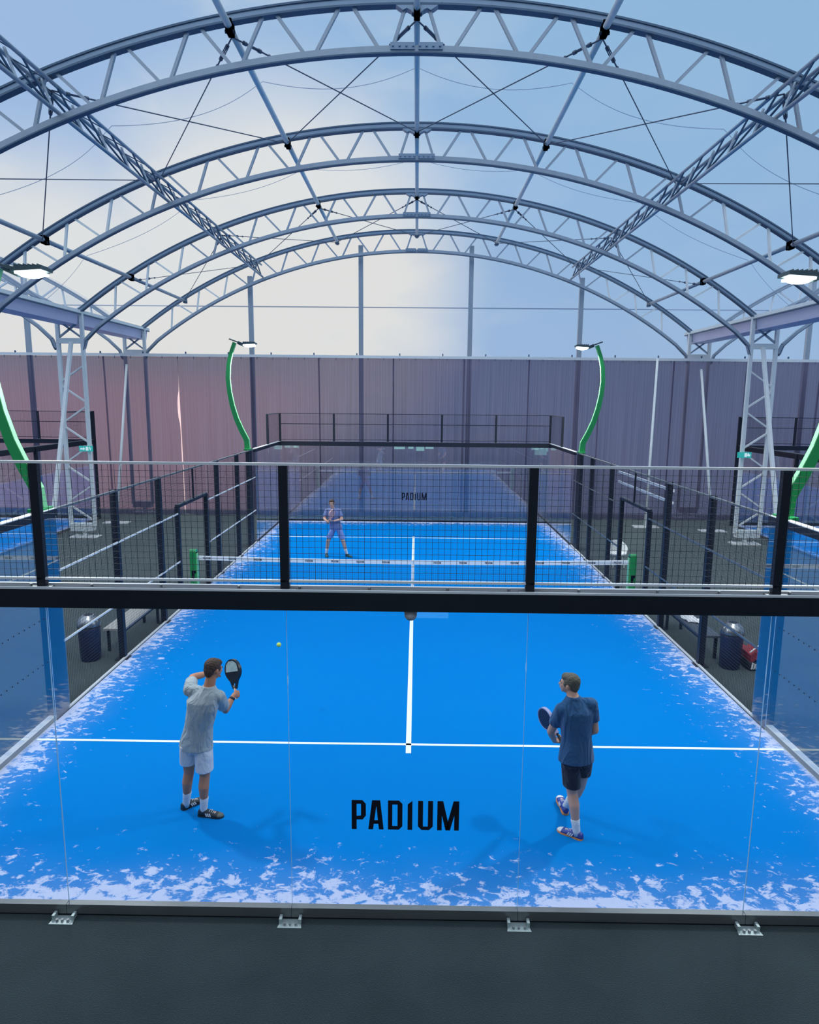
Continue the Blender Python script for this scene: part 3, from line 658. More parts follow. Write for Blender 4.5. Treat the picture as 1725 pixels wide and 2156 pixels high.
        for a_, b_, q in segs:
            t, P = wires('y', a_ + 0.03, b_ - 0.03, 0.02, 2.97, xm, 'tall mesh panel in the %s fence of %s, %s' % (sd_, c, q))
            m = MB(); m.bar(P(a_, 2.985), P(b_, 2.985), 0.05, 0.03); m.build('top_rail', 'kerb', t)
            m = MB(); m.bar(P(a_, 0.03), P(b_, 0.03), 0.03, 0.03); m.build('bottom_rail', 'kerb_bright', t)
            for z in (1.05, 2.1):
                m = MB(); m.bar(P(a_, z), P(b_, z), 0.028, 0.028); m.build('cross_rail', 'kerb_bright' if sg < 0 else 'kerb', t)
        t, P = wires('y', 9.0, 11.0, 2.25, 2.97, xm, 'mesh panel above the gateway in the %s side fence' % sd_)
        m = MB(); m.bar(P(9, 2.985), P(11, 2.985), 0.05, 0.03); m.build('top_rail', 'kerb', t)
        m = MB(); m.bar(P(10, 2.25), P(10, 2.98), 0.035, 0.035); m.build('middle_post', 'black', t)
        t = empty('gate_frame', (xs + sg * 0.06, 10, 0), 'low black gateway frame in the %s side fence beside the net' % sd_, 'gateway', 'gateway frames')
        for yy in (9.0, 11.0):
            m = MB(); m.bar((xs + sg * 0.06, yy, 0), (xs + sg * 0.06, yy, 2.25), 0.09, 0.09); m.build('jamb', 'black', t)
        m = MB(); m.bar((xs + sg * 0.06, 9.0, 2.25), (xs + sg * 0.06, 11.0, 2.25), 0.09, 0.06); m.m = 1; m.bar((xs + sg * 0.06, 9.0, 2.285), (xs + sg * 0.06, 11.0, 2.285), 0.08, 0.01); m.build('lintel', ['black', 'kerb'], t)
build_court_walls(0, 'middle', 'the middle court')
build_court_walls(-17, 'left', 'the left court')
build_court_walls(17, 'right', 'the right court')
for i, z in enumerate((2.83, 2.59)):
    m = MB(); m.bar((5.13, 7.95, z), (5.13, 11.6, z), 0.045, 0.05)
    tag(m.build('fixing_rail', 'rail_bright'), '%s white rail high on the right side fence' % ('upper' if i == 0 else 'lower'), 'rail', 'white rails on the right fence')
# floor brackets at the glass seams
for i, x in enumerate((-3, -1, 1, 3)):
    t = empty('floor_bracket', (x, -0.13, 0), 'small steel floor bracket, %s along the near glass wall' % ['leftmost', 'second', 'third', 'rightmost'][i], 'bracket', 'floor brackets')
    m = MB(); m.quad_prism([(x - 0.105, -0.175, 0.0), (x + 0.105, -0.175, 0.0), (x + 0.085, -0.07, 0.0), (x - 0.085, -0.07, 0.0)], [(x - 0.105, -0.175, 0.006), (x + 0.105, -0.175, 0.006), (x + 0.085, -0.07, 0.006), (x - 0.085, -0.07, 0.006)]); m.build('plate', 'bracket', t)
    for e in (-1, 1):
        m = MB(); m.box(x + e * 0.085 - 0.012, x + e * 0.085 + 0.012, -0.13, -0.07, 0.006, 0.05); m.build('lug', 'bracket', t)
    for e in (-0.045, 0.0, 0.05): m = MB(); m.tube((x + e, -0.14, 0.006), (x + e, -0.14, 0.028), 0.013, 8); m.build('bolt', 'chrome', t)
# seams at the joints of the near panes are visible by the pane edges
for i, x in enumerate((-3, -1, 1, 3)):
    m = MB(); m.box(x - 0.0014, x + 0.0014, -0.0125, 0.0005, 0.1, 2.85)
    tag(m.build('joint_strip', 'glass_edge'), 'thin clear joint strip between panes of the near glass, %s' % ['leftmost', 'second', 'third', 'rightmost'][i], 'joint', 'glass joint strips')
# grey dome under the near beam
t = empty('sensor_dome', (0.03, -0.03, 2.8), 'small grey dome hanging under the middle of the near black beam', 'sensor')
m = MB(); m.tube((0.03, -0.03, 2.82), (0.03, -0.03, 2.85), 0.055, 20); m.build('collar', 'dome', t)
m = MB(); m.ball((0.03, -0.03, 2.80), 0.052, 12, (1, 1, 0.95)); m.build('dome', 'dome', t, smooth=True)

# ------------------------------------------------------------------ green floodlight poles
prof = [(-5.10, 3.02), (-5.12, 3.30), (-5.28, 3.62), (-5.42, 3.96), (-5.53, 4.35), (-5.60, 4.75), (-5.63, 5.15), (-5.60, 5.55), (-5.52, 5.88), (-5.40, 6.20)]
def lamp_pole(sg, y, label):
    t = empty('floodlight_pole', (sg * 5.1, y, 0), label, 'light pole', 'curved green floodlight poles')
    m = MB(); m.box(min(sg * 5.03, sg * 5.13), max(sg * 5.03, sg * 5.13), y - 0.15, y + 0.26, 0, 3.0); m.build('lower_post', 'black', t)
    pts = [V((-sg * a_, y, b_)) for a_, b_ in prof]; m = MB()
    n_ = len(pts)
    for k_, (w0, w1, mi) in enumerate(((0.0, 1.0, 0), (1.0, 1.12, 1))):
        m.m = mi; rings = []
        for i, p in enumerate(pts):
            tt = i / (n_ - 1); d = (pts[min(i + 1, n_ - 1)] - pts[max(i - 1, 0)]).normalized(); nrm = V((d.z, 0, -d.x))
            if nrm.x * sg > 0: nrm = -nrm            # towards the court
            wx = 0.155 - 0.06 * tt; dy = 0.045 - 0.01 * tt
            a0 = -wx * 0.5 if k_ == 0 else wx * 0.5; a1 = wx * 0.5 if k_ == 0 else wx * 0.5 + 0.012
            if k_: dy *= 1.02
            rings.append([p + nrm * a0 + V((0, -dy, 0)), p + nrm * a1 + V((0, -dy, 0)), p + nrm * a1 + V((0, dy, 0)), p + nrm * a0 + V((0, dy, 0))])
        for a_, b_ in zip(rings[:-1], rings[1:]): m.quad_prism(a_, b_)
        if k_ == 0: m.box(min(sg * 5.0, sg * 5.18), max(sg * 5.0, sg * 5.18), y - 0.17, y + 0.17, 3.0, 3.04)
    m.build('curved_mast', ['green', 'green_lit_edge'], t)
    X = lambda a_: sg * a_
    m = MB(); m.bar((X(5.55), y, 6.30), (X(5.22), y, 6.18), 0.10, 0.035); m.bar((X(5.30), y, 6.20), (X(5.12), y, 6.12), 0.06, 0.09); m.build('bracket_arm', 'lamp_body', t)
    h = empty_child('lamp_head', t)
    m = MB()
    m.quad_prism([(X(5.16), y - 0.15, 6.13), (X(4.76), y - 0.15, 6.155), (X(4.76), y + 0.15, 6.155), (X(5.16), y + 0.15, 6.13)], [(X(5.16), y - 0.15, 6.185), (X(4.76), y - 0.15, 6.20), (X(4.76), y + 0.15, 6.20), (X(5.16), y + 0.15, 6.185)])
    for i in range(6): xx = 5.12 - i * 0.06; m.box(min(X(xx), X(xx - 0.012)), max(X(xx), X(xx - 0.012)), y - 0.13, y + 0.13, 6.19, 6.225)
    m.build('housing', 'lamp_body', t)
    m = MB(); m.box(min(X(5.12), X(4.80)), max(X(5.12), X(4.80)), y - 0.12, y + 0.12, 6.105, 6.135); m.ball((X(4.96), y, 6.115), 0.15, 10, (1.1, 0.8, 0.35)); m.build('lens', 'lamp_lens', t)
    ld = bpy.data.lights.new('lamp_light', 'AREA'); ld.shape = 'RECTANGLE'; ld.size = 0.4; ld.size_y = 0.3; ld.energy = LAMP_POWER; ld.color = (0.96, 1.0, 0.98)
    lo = bpy.data.objects.new('lamp_light', ld); COL.objects.link(lo); lo.parent = t
    lo.location = V((X(4.94), y, 6.04)) - V(t.location); lo.rotation_euler = (0, -sg * radians(-14), 0)
    return t
def empty_child(n, t): return None
lamp_pole(-1, 3.77, 'large green curved lamp pole at the left edge, its lit head above')
lamp_pole(1, 3.77, 'large green curved lamp pole at the right edge, its lit head above')
lamp_pole(-1, 15.45, 'small distant green curved lamp pole left of the far glass')
lamp_pole(1, 15.45, 'small distant green curved lamp pole right of the far glass')

# ------------------------------------------------------------------ net
t = empty('padel_net', (0, 10, 0), 'black net with white headband stretched across the middle court', 'net')
def nz_(x): return 0.94 - 0.055 * (1 - (x / 5.0) ** 2) 
m = MB(); N_ = 24
for i in range(N_):
    xa, xb_ = -4.98 + 9.96 * i / N_, -4.98 + 9.96 * (i + 1) / N_
    m.quad_prism([(xa, 9.985, nz_(xa) - 0.095), (xa, 10.015, nz_(xa) - 0.095), (xa, 10.015, nz_(xa)), (xa, 9.985, nz_(xa))], [(xb_, 9.985, nz_(xb_) - 0.095), (xb_, 10.015, nz_(xb_) - 0.095), (xb_, 10.015, nz_(xb_)), (xb_, 9.985, nz_(xb_))])
band = m.build('headband', 'band', t)
for i in range(-8, 9):
    if i == 0: continue
    lettering('printed_word', band, i * 0.594 - 0.02, 9.984, nz_(i * 0.594) - 0.072, 0.17, 0.001)
m = MB()
for i in range(221): x = -4.95 + i * 0.045; m.bar((x, 10, 0.03), (x, 10, nz_(x) - 0.09), 0.0022, 0.0022)
for j in range(18):
    z = 0.04 + j * 0.0445
    m.bar((-4.97, 10, z), (4.97, 10, z), 0.0022, 0.0022)
m.build('netting', 'net_cord', t)
m = MB(); m.box(-0.025, 0.025, 9.982, 10.018, 0.02, 0.885); m.build('centre_strap', 'band', t)
for sg, nm in ((-1, 'left'), (1, 'right')):
    x = sg * 5.08
    t = empty('net_post', (x, 10, 0), 'green post holding the %s end of the net, dark slot in it' % nm, 'net post', 'green net posts')
    m = MB(); m.box(x - 0.075, x + 0.075, 9.93, 10.07, 0.02, 1.03); m.tube((x - 0.075, 10, 1.03), (x + 0.075, 10, 1.03), 0.068, 14)
    m.m = 1; m.box(x - sg * 0.085 - 0.012, x - sg * 0.085 + 0.012, 9.94, 10.06, 0.05, 1.0); m.build('post', ['green', 'green_lit_edge'], t)
    m = MB(); m.box(x - 0.13, x + 0.13, 9.87, 10.13, 0, 0.02); m.build('foot', 'black', t)
    m = MB(); m.box(x - 0.035, x + 0.02, 9.92, 9.932, 0.42, 0.60); m.box(x - 0.0, x + 0.06, 9.918, 9.93, 0.54, 0.6); m.build('winch_slot', 'letter', t)

# ------------------------------------------------------------------ waste bins, benches, bags
for x, nm in ((-5.62, 'left'), (5.56, 'right')):
    y = 5.95
    t = empty('waste_bin', (x, y, 0), 'navy waste bin with silver domed lid outside the %s fence' % nm, 'bin', 'waste bins')
    m = MB(); m.lathe([(0.155, 0.0), (0.165, 0.02), (0.185, 0.55), (0.19, 0.62)], 28, (x, y, 0)); m.build('body', 'bin', t, smooth=True)
    m = MB(); m.lathe([(0.195, 0.61), (0.195, 0.645), (0.18, 0.70), (0.14, 0.77), (0.095, 0.805), (0.09, 0.815), (0.078, 0.815), (0.07, 0.79)], 28, (x, y, 0)); m.build('lid', 'chrome', t, smooth=True)
    m = MB(); m.lathe([(0.076, 0.80), (0.074, 0.817)], 24, (x, y, 0)); m.build('opening', 'black', t)
for sg, nm, mt in ((-1, 'left', 'bench_top'), (1, 'right', 'bench_dark')):
    x0, x1 = sorted((sg * 5.14, sg * 5.52)); ya, yb_ = 6.25, 8.05
    t = empty('bench', ((x0 + x1) / 2, 7.1, 0), 'low %s bench outside the %s fence between bin and gateway' % ('grey topped' if sg < 0 else 'dark', nm), 'bench', 'courtside benches')
    m = MB(); m.box(x0, x1, ya, yb_, 0.42, 0.455); m.build('seat', mt, t)
    for yy in (ya + 0.1, yb_ - 0.1):
        for xx in (x0 + 0.05, x1 - 0.05):
            m = MB(); m.bar((xx, yy, 0), (xx, yy, 0.42), 0.045, 0.045); m.build('leg', 'black', t)
    m = MB(); m.bar((x0 + 0.05, ya + 0.1, 0.38), (x0 + 0.05, yb_ - 0.1, 0.38), 0.03, 0.04); m.bar((x1 - 0.05, ya + 0.1, 0.38), (x1 - 0.05, yb_ - 0.1, 0.38), 0.03, 0.04); m.build('frame', 'black', t)
# towel and bottle on the right bench
m = MB()
m.grid(lambda u, v: (5.20 + 0.26 * u + 0.02 * sin(7 * v), 6.95 + 0.42 * v + 0.04 * sin(6 * u), 0.47 + 0.055 * abs(noise.noise(V((u * 4, v * 5, 2)))) + 0.05 * sin(pi * u) * sin(pi * v)), 24, 30)
o = m.build('towel', 'white_cloth', smooth=True); tag(o, 'crumpled white towel lying on the dark right bench', 'towel')
sm_ = o.modifiers.new('thick', 'SOLIDIFY'); sm_.thickness = 0.012
t = empty('water_bottle', (5.36, 7.62, 0.455), 'clear water bottle standing on the dark right bench', 'bottle')
m = MB(); m.lathe([(0.03, 0), (0.036, 0.01), (0.036, 0.15), (0.028, 0.19), (0.014, 0.215), (0.014, 0.225)], 20, (5.36, 7.62, 0.455)); m.build('body', 'plastic_clear', t, smooth=True)
m = MB(); m.lathe([(0.017, 0.222), (0.017, 0.25)], 16, (5.36, 7.62, 0.455)); m.build('cap', 'white_metal', t)
t = empty('racket_bag', (5.93, 5.95, 0), 'red and black racket bag with white trim behind the right bin', 'bag')
def bagf(m, z0, z1, r0_, r1_, mi=0):
    m.m = mi
    n_ = 10; rings = []
    for i in range(n_ + 1):
        a_ = i / n_; yy = 5.78 + 0.50 * a_; s_ = 0.55 + 0.45 * sin(pi * min(1, a_ * 1.15 + 0.1)); 
        rings.append([(5.93 - 0.13 * s_, yy, z0), (5.93 + 0.13 * s_, yy, z0), (5.93 + 0.14 * s_, yy, z0 + (z1 - z0) * 0.6 * s_), (5.93, yy, z0 + (z1 - z0) * s_), (5.93 - 0.14 * s_, yy, z0 + (z1 - z0) * 0.6 * s_)])
    for a_, b_ in zip(rings[:-1], rings[1:]): m.quad_prism(a_, b_)
m = MB(); bagf(m, 0.0, 0.30, 0, 0); m.build('body', 'bag_black', t)
m = MB(); bagf(m, 0.16, 0.43, 0, 0); m.build('upper_pocket', 'bag_red', t)
m = MB(); m.path([(5.80, 5.76, 0.34), (5.90, 5.76, 0.43), (6.0, 5.86, 0.43), (6.06, 5.98, 0.36), (6.08, 6.05, 0.26)], 0.012, 6); m.build('piping', 'white_cloth', t)
m = MB()
for i in range(3): m.prism([(-0.05 + i * 0.035, 0.04), (-0.03 + i * 0.035, 0.04), (-0.01 + i * 0.035, 0.15 - i * 0.02), (-0.035 + i * 0.035, 0.16 - i * 0.02)], lambda a_, b_, d: (5.90 + a_ * 1.2, 5.765 - d, b_), 0.01)
m.build('stripes', 'white_cloth', t)
# round white tub chair beyond the right gateway
t = empty('tub_chair', (5.72, 13.3, 0), 'small round white tub chair half hidden behind a right fence post', 'chair')
m = MB(); cx_, cy_ = 5.72, 13.3
m.grid(lambda u, v: (cx_ + (0.24 + 0.03 * v) * cos(-0.25 + (pi + 0.5) * u), cy_ + (0.24 + 0.03 * v) * sin(-0.25 + (pi + 0.5) * u), 0.36 + 0.34 * v * sin(pi * (0.12 + 0.76 * u))), 28, 6)
o = m.build('shell', 'white_metal', t, smooth=True); sm_ = o.modifiers.new('thick', 'SOLIDIFY'); sm_.thickness = 0.02
m = MB(); m.lathe([(0.05, 0.33), (0.24, 0.35), (0.245, 0.39), (0.2, 0.41), (0.02, 0.40)], 28, (cx_, cy_, 0)); m.build('seat', 'white_metal', t, smooth=True)
for a_ in range(4):
    q = pi / 4 + a_ * pi / 2; m = MB(); m.tube((cx_ + 0.15 * cos(q), cy_ + 0.15 * sin(q), 0.35), (cx_ + 0.22 * cos(q), cy_ + 0.22 * sin(q), 0.0), 0.014, 8); m.build('leg', 'white_metal', t)
# ball
m = MB(); m.ball((-1.9, 4.0, 1.03), 0.034, 14); o = m.build('tennis_ball', 'ball', smooth=True); tag(o, 'yellow green ball in the air above the left half of the court', 'ball')
# ------------------------------------------------------------------ people
def skin_mat(name, col):
    m = bpy.data.materials.new(name); m.use_nodes = True; t = NT(m.node_tree); t.n.clear()
    co = t.add('ShaderNodeTexCoord').outputs['Object']
    nn = t.add('ShaderNodeTexNoise', ins={'Vector': co, 'Scale': 9.0, 'Detail': 3.0}).outputs[0]
    c = t.mix(nn, tuple(x * 0.86 for x in col), tuple(min(1, x * 1.12) for x in col))
    p = t.add('ShaderNodeBsdfPrincipled', ins={'Base Color': c, 'Roughness': 0.55, 'Subsurface Weight': 0.0, 'Specular IOR Level': 0.35})
    t.add('ShaderNodeOutputMaterial', ins={0: p.outputs[0]}); return m
M['skin'] = skin_mat('skin_tanned', (0.50, 0.23, 0.135)); M['skin_pale'] = skin_mat('skin_pale', (0.66, 0.38, 0.28))
def cloth(name, col, sc=7.0):
    m = bpy.data.materials.new(name); m.use_nodes = True; t = NT(m.node_tree); t.n.clear()
    co = t.add('ShaderNodeTexCoord').outputs['Object']
    mp = t.add('ShaderNodeMapping', ins={0: co, 2: (0.5, 0.6, 0.2), 3: (1.0, 1.0, 0.45)}).outputs[0]
    wv = t.add('ShaderNodeTexNoise', ins={'Vector': mp, 'Scale': sc, 'Detail': 3.0, 'Roughness': 0.45, 'Distortion': 1.6}).outputs[0]
    b = t.add('ShaderNodeBump', ins={'Height': wv, 'Strength': 0.85, 'Distance': 0.06})
    p = t.add('ShaderNodeBsdfPrincipled', ins={'Base Color': (*col, 1), 'Roughness': 0.85, 'Specular IOR Level': 0.15, 'Sheen Weight': 0.2, 'Normal': b.outputs[0]})
    t.add('ShaderNodeOutputMaterial', ins={0: p.outputs[0]}); return m
M['shirt_grey'] = cloth('shirt_grey', (0.40, 0.46, 0.48)); M['shirt_navy'] = cloth('shirt_navy', (0.030, 0.105, 0.235)); M['shirt_blue'] = cloth('shirt_blue', (0.17, 0.22, 0.42))
M['shorts_white'] = cloth('shorts_white', (0.66, 0.70, 0.76)); M['shorts_black'] = cloth('shorts_black', (0.010, 0.017, 0.040)); M['shorts_blue'] = cloth('shorts_blue', (0.17, 0.25, 0.55))
M['sock'] = mat('sock_knit', (0.72, 0.75, 0.78), 0.9, bump=0.4, bump_scale=90)
M['hair_brown'] = mat('hair_brown', (0.070, 0.036, 0.022), 0.6, noise_amt=0.6, noise_scale=45, bump=0.9, bump_scale=55)
M['hair_grey'] = mat('hair_grey', (0.13, 0.115, 0.085), 0.6, noise_amt=0.65, noise_scale=40, bump=0.9, bump_scale=55)
M['shoe_black'] = mat('shoe_black', (0.014, 0.022, 0.030), 0.5, noise_amt=0.4, noise_scale=30); M['shoe_grey'] = mat('shoe_toe_grey', (0.09, 0.10, 0.09), 0.6)
M['shoe_blue'] = mat('shoe_blue', (0.03, 0.06, 0.30), 0.5); M['shoe_white'] = mat('shoe_white', (0.72, 0.72, 0.72), 0.5); M['shoe_orange'] = mat('shoe_orange', (0.85, 0.32, 0.10), 0.5)
M['shoe_green'] = mat('shoe_dark_green', (0.01, 0.07, 0.07), 0.5); M['iris'] = mat('iris_dark', (0.02, 0.02, 0.02), 0.3); M['eye'] = mat('eye_white', (0.75, 0.72, 0.70), 0.3); M['lip'] = mat('lip', (0.40, 0.13, 0.11), 0.5)
M['rk_black'] = mat('racket_black', (0.012, 0.018, 0.028), 0.35, noise_amt=0.2); M['rk_mint'] = mat('racket_mint', (0.42, 0.56, 0.55), 0.4, noise_amt=0.3, noise_scale=25); M['rk_grip'] = mat('racket_grip', (0.72, 0.76, 0.76), 0.7)
M['rk_lilac'] = mat('racket_lilac', (0.34, 0.34, 0.52), 0.4); M['rk_navy'] = mat('racket_navy', (0.02, 0.025, 0.07), 0.4); M['rk_pink'] = mat('racket_pink', (0.62, 0.36, 0.36), 0.5)

def loft(m, rings, n=20):                         # ring: (centre, side*rx, fwd*ry)
    R = [[V(c) + V(a) * cos(2 * pi * j / n) + V(b) * sin(2 * pi * j / n) for j in range(n)] for c, a, b in rings]
    o = len(m.v)
    for r in R: m.v += [tuple(p) for p in r]
    for i in range(len(R) - 1):
        for j in range(n): j2 = (j + 1) % n; m.f.append((o + i * n + j, o + i * n + j2, o + (i + 1) * n + j2, o + (i + 1) * n + j)); m.mi.append(0)
    m.f.append(tuple(range(o + n - 1, o - 1, -1))); m.f.append(tuple(range(o + (len(R) - 1) * n, o + len(R) * n))); m.mi += [0, 0]
def capsule(m, p, q, r1, r2, n=12):
    p, q = V(p), V(q); d = (q - p).normalized(); a = d.orthogonal().normalized(); b = d.cross(a); rings = []
    for i in range(5): t = pi / 2 * (1 - i / 4.0); rings.append((p - d * r1 * sin(t) , a * max(1e-4, r1 * cos(t)), b * max(1e-4, r1 * cos(t))))
    for i in range(5): t = pi / 2 * i / 4.0; rings.append((q + d * r2 * sin(t), a * max(1e-4, r2 * cos(t)), b * max(1e-4, r2 * cos(t))))
    loft(m, rings, n)
def limb(m, pts, rs, n=14):
    for (p, q), (a, b) in zip(zip(pts[:-1], pts[1:]), zip(rs[:-1], rs[1:])): capsule(m, p, q, a, b, n)
def ellip(m, c, ax, n=12):                        # ax: three vectors
    c = V(c); rings = []
    for i in range(n + 1): t = pi * i / n; k_ = max(1e-3, sin(t)); rings.append((c - V(ax[2]) * cos(t), V(ax[0]) * k_, V(ax[1]) * k_))
    loft(m, rings, 2 * n)
def fuse(m, name, matn, parent, voxel=0.008, smooth=3, decimate=None):
    me = bpy.data.meshes.new('tmp'); me.from_pydata(m.v, [], m.f); me.update()
    o = bpy.data.objects.new('tmp', me); COL.objects.link(o)
    md = o.modifiers.new('r', 'REMESH'); md.mode = 'VOXEL'; md.voxel_size = voxel; md.use_smooth_shade = True
    if smooth: ms = o.modifiers.new('s', 'SMOOTH'); ms.factor = 0.5; ms.iterations = smooth
    dg = bpy.context.evaluated_depsgraph_get(); dg.update()
    out = bpy.data.meshes.new_from_object(o.evaluated_get(dg)); bpy.data.objects.remove(o); bpy.data.meshes.remove(me)
    out.name = name; out.materials.clear(); out.materials.append(M[matn]); out.polygons.foreach_set('use_smooth', [True] * len(out.polygons))
    for p in out.polygons: p.material_index = 0
    out.transform(Matrix.Translation(-WL[parent.name]))
    ob = bpy.data.objects.new(name, out); COL.objects.link(ob); ob.parent = parent; WL[ob.name] = WL[parent.name].copy()
    return ob
def rot(v, ax, a): return Matrix.Rotation(a, 3, ax) @ v
def add_hand(m, wrist, d, n, s, curl=(60, 70, 45), sc=1.0):
    """d along palm, n palm facing, s thumb side"""
    w_, d, n, s = V(wrist), V(d).normalized(), V(n).normalized(), V(s).normalized()
    loft(m, [(w_ - d * .01, s * .024 * sc, n * .019 * sc), (w_ + d * .025 * sc, s * .034 * sc, n * .018 * sc), (w_ + d * .065 * sc, s * .042 * sc, n * .015 * sc), (w_ + d * .092 * sc, s * .040 * sc, n * .012 * sc)], 16)
    ax = d.cross(n)
    for i, L in enumerate((.072, .080, .074, .058)):
        p = w_ + d * (.088 - .004 * abs(i - 1)) * sc + s * (.031 - .0205 * i) * sc; dd = d.copy() + s * (0.06 - 0.05 * i); dd.normalize()
        for k_, (fr, r1, r2) in enumerate(((.45, .0095, .0088), (.30, .0088, .008), (.25, .008, .0068))):
            dd = rot(dd, ax, radians(curl[k_])); q = p + dd * L * fr * sc; capsule(m, p, q, r1 * sc, r2 * sc, 8); p = q
    p = w_ + d * .022 * sc + s * .030 * sc; dd = (s * .75 + d * .65 + n * .35).normalized()
    for L, r1, r2, tw in ((.036, .0135, .0115, 0), (.030, .011, .0098, 25), (.024, .0098, .008, 25)):
        dd = (dd + n * sin(radians(tw)) * .9 + d * .15).normalized(); q = p + dd * L * sc; capsule(m, p, q, r1 * sc, r2 * sc, 8); p = q
def grip_hand(m, H, axis, d, n_hint, curl=(62, 72, 48)):
    axis = V(axis).normalized(); d = V(d); d = (d - axis * d.dot(axis)).normalized(); n = d.cross(axis)
    if n.dot(V(n_hint)) < 0: n = -n
    wr = V(H) - n * .032 - d * .072
    add_hand(m, wr, d, n, axis, curl); return wr
def add_head(m, c, f, u, sc=1.0):
    c, f, u = V(c), V(f).normalized(), V(u); u = (u - f * u.dot(f)).normalized(); s = f.cross(u)
    k_ = sc
    ellip(m, c + u * .022 * k_ - f * .012 * k_, (s * .074 * k_, f * .093 * k_, u * .092 * k_), 14)          # skull
    ellip(m, c - u * .022 * k_ + f * .030 * k_, (s * .060 * k_, f * .060 * k_, u * .078 * k_), 12)          # face
    ellip(m, c - u * .072 * k_ + f * .048 * k_, (s * .036 * k_, f * .034 * k_, u * .028 * k_), 10)          # chin
    ellip(m, c - u * .050 * k_ + f * .010 * k_, (s * .058 * k_, f * .055 * k_, u * .042 * k_), 10)          # jaw
    ellip(m, c + u * .022 * k_ + f * .074 * k_, (s * .050 * k_, f * .015 * k_, u * .013 * k_), 8)           # brow
    loft(m, [(c + u * .016 * k_ + f * .080 * k_, s * .009 * k_, f * .010 * k_), (c - u * .010 * k_ + f * .097 * k_, s * .012 * k_, f * .012 * k_), (c - u * .026 * k_ + f * .102 * k_, s * .017 * k_, f * .014 * k_), (c - u * .034 * k_ + f * .088 * k_, s * .013 * k_, f * .010 * k_)], 10)
    ellip(m, c - u * .052 * k_ + f * .082 * k_, (s * .022 * k_, f * .012 * k_, u * .010 * k_), 8)           # mouth
    for e in (-1, 1):
        ellip(m, c - u * .008 * k_ - f * .004 * k_ + s * e * .078 * k_, (s * .010 * k_ , f * .019 * k_, u * .031 * k_), 8)
        ellip(m, c - u * .016 * k_ + f * .062 * k_ + s * e * .034 * k_, (s * .020 * k_, f * .018 * k_, u * .020 * k_), 8)
def face_parts(t, c, f, u):
    c, f, u = V(c), V(f).normalized(), V(u); u = (u - f * u.dot(f)).normalized(); s = f.cross(u)
    for e in (-1, 1):
        m = MB(); ellip(m, c + u * .004 + f * .080 + s * e * .030, (s * .013, f * .008, u * .0075), 8); eye = m.build('eye', 'eye', t, smooth=True)
        m = MB(); ellip(m, c + u * .004 + f * .0865 + s * e * .030, (s * .006, f * .003, u * .006), 8); m.build('iris', 'iris', eye, smooth=True)
        m = MB(); m.path([c + u * .026 + f * .088 + s * e * .012, c + u * .030 + f * .089 + s * e * .030, c + u * .024 + f * .080 + s * e * .048], 0.0035, 6); m.build('eyebrow', 'hair_brown', t)
    m = MB(); m.path([c - u * .052 + f * .090 - s * .022, c - u * .053 + f * .0965, c - u * .052 + f * .090 + s * .022], [.0015, .003, .0015], 6); m.build('mouth', 'lip', t)
def add_hair(m, c, f, u, back=1.0, top=1.0):
    c, f, u = V(c), V(f).normalized(), V(u); u = (u - f * u.dot(f)).normalized(); s = f.cross(u)
    ellip(m, c + u * .040 - f * .022, (s * .081, f * .093, u * .086), 16)
    ellip(m, c + u * .000 - f * .052, (s * .070, f * .060, u * .072), 12)
    ellip(m, c + u * .075 + f * .030, (s * .062, f * .056, u * .040 * top), 12)
    ellip(m, c - u * .045 - f * .060, (s * .052, f * .036, u * .040 * back), 10)
    for e in (-1, 1): ellip(m, c + u * .020 + f * .012 + s * e * .062, (s * .016, f * .036, u * .040), 8)
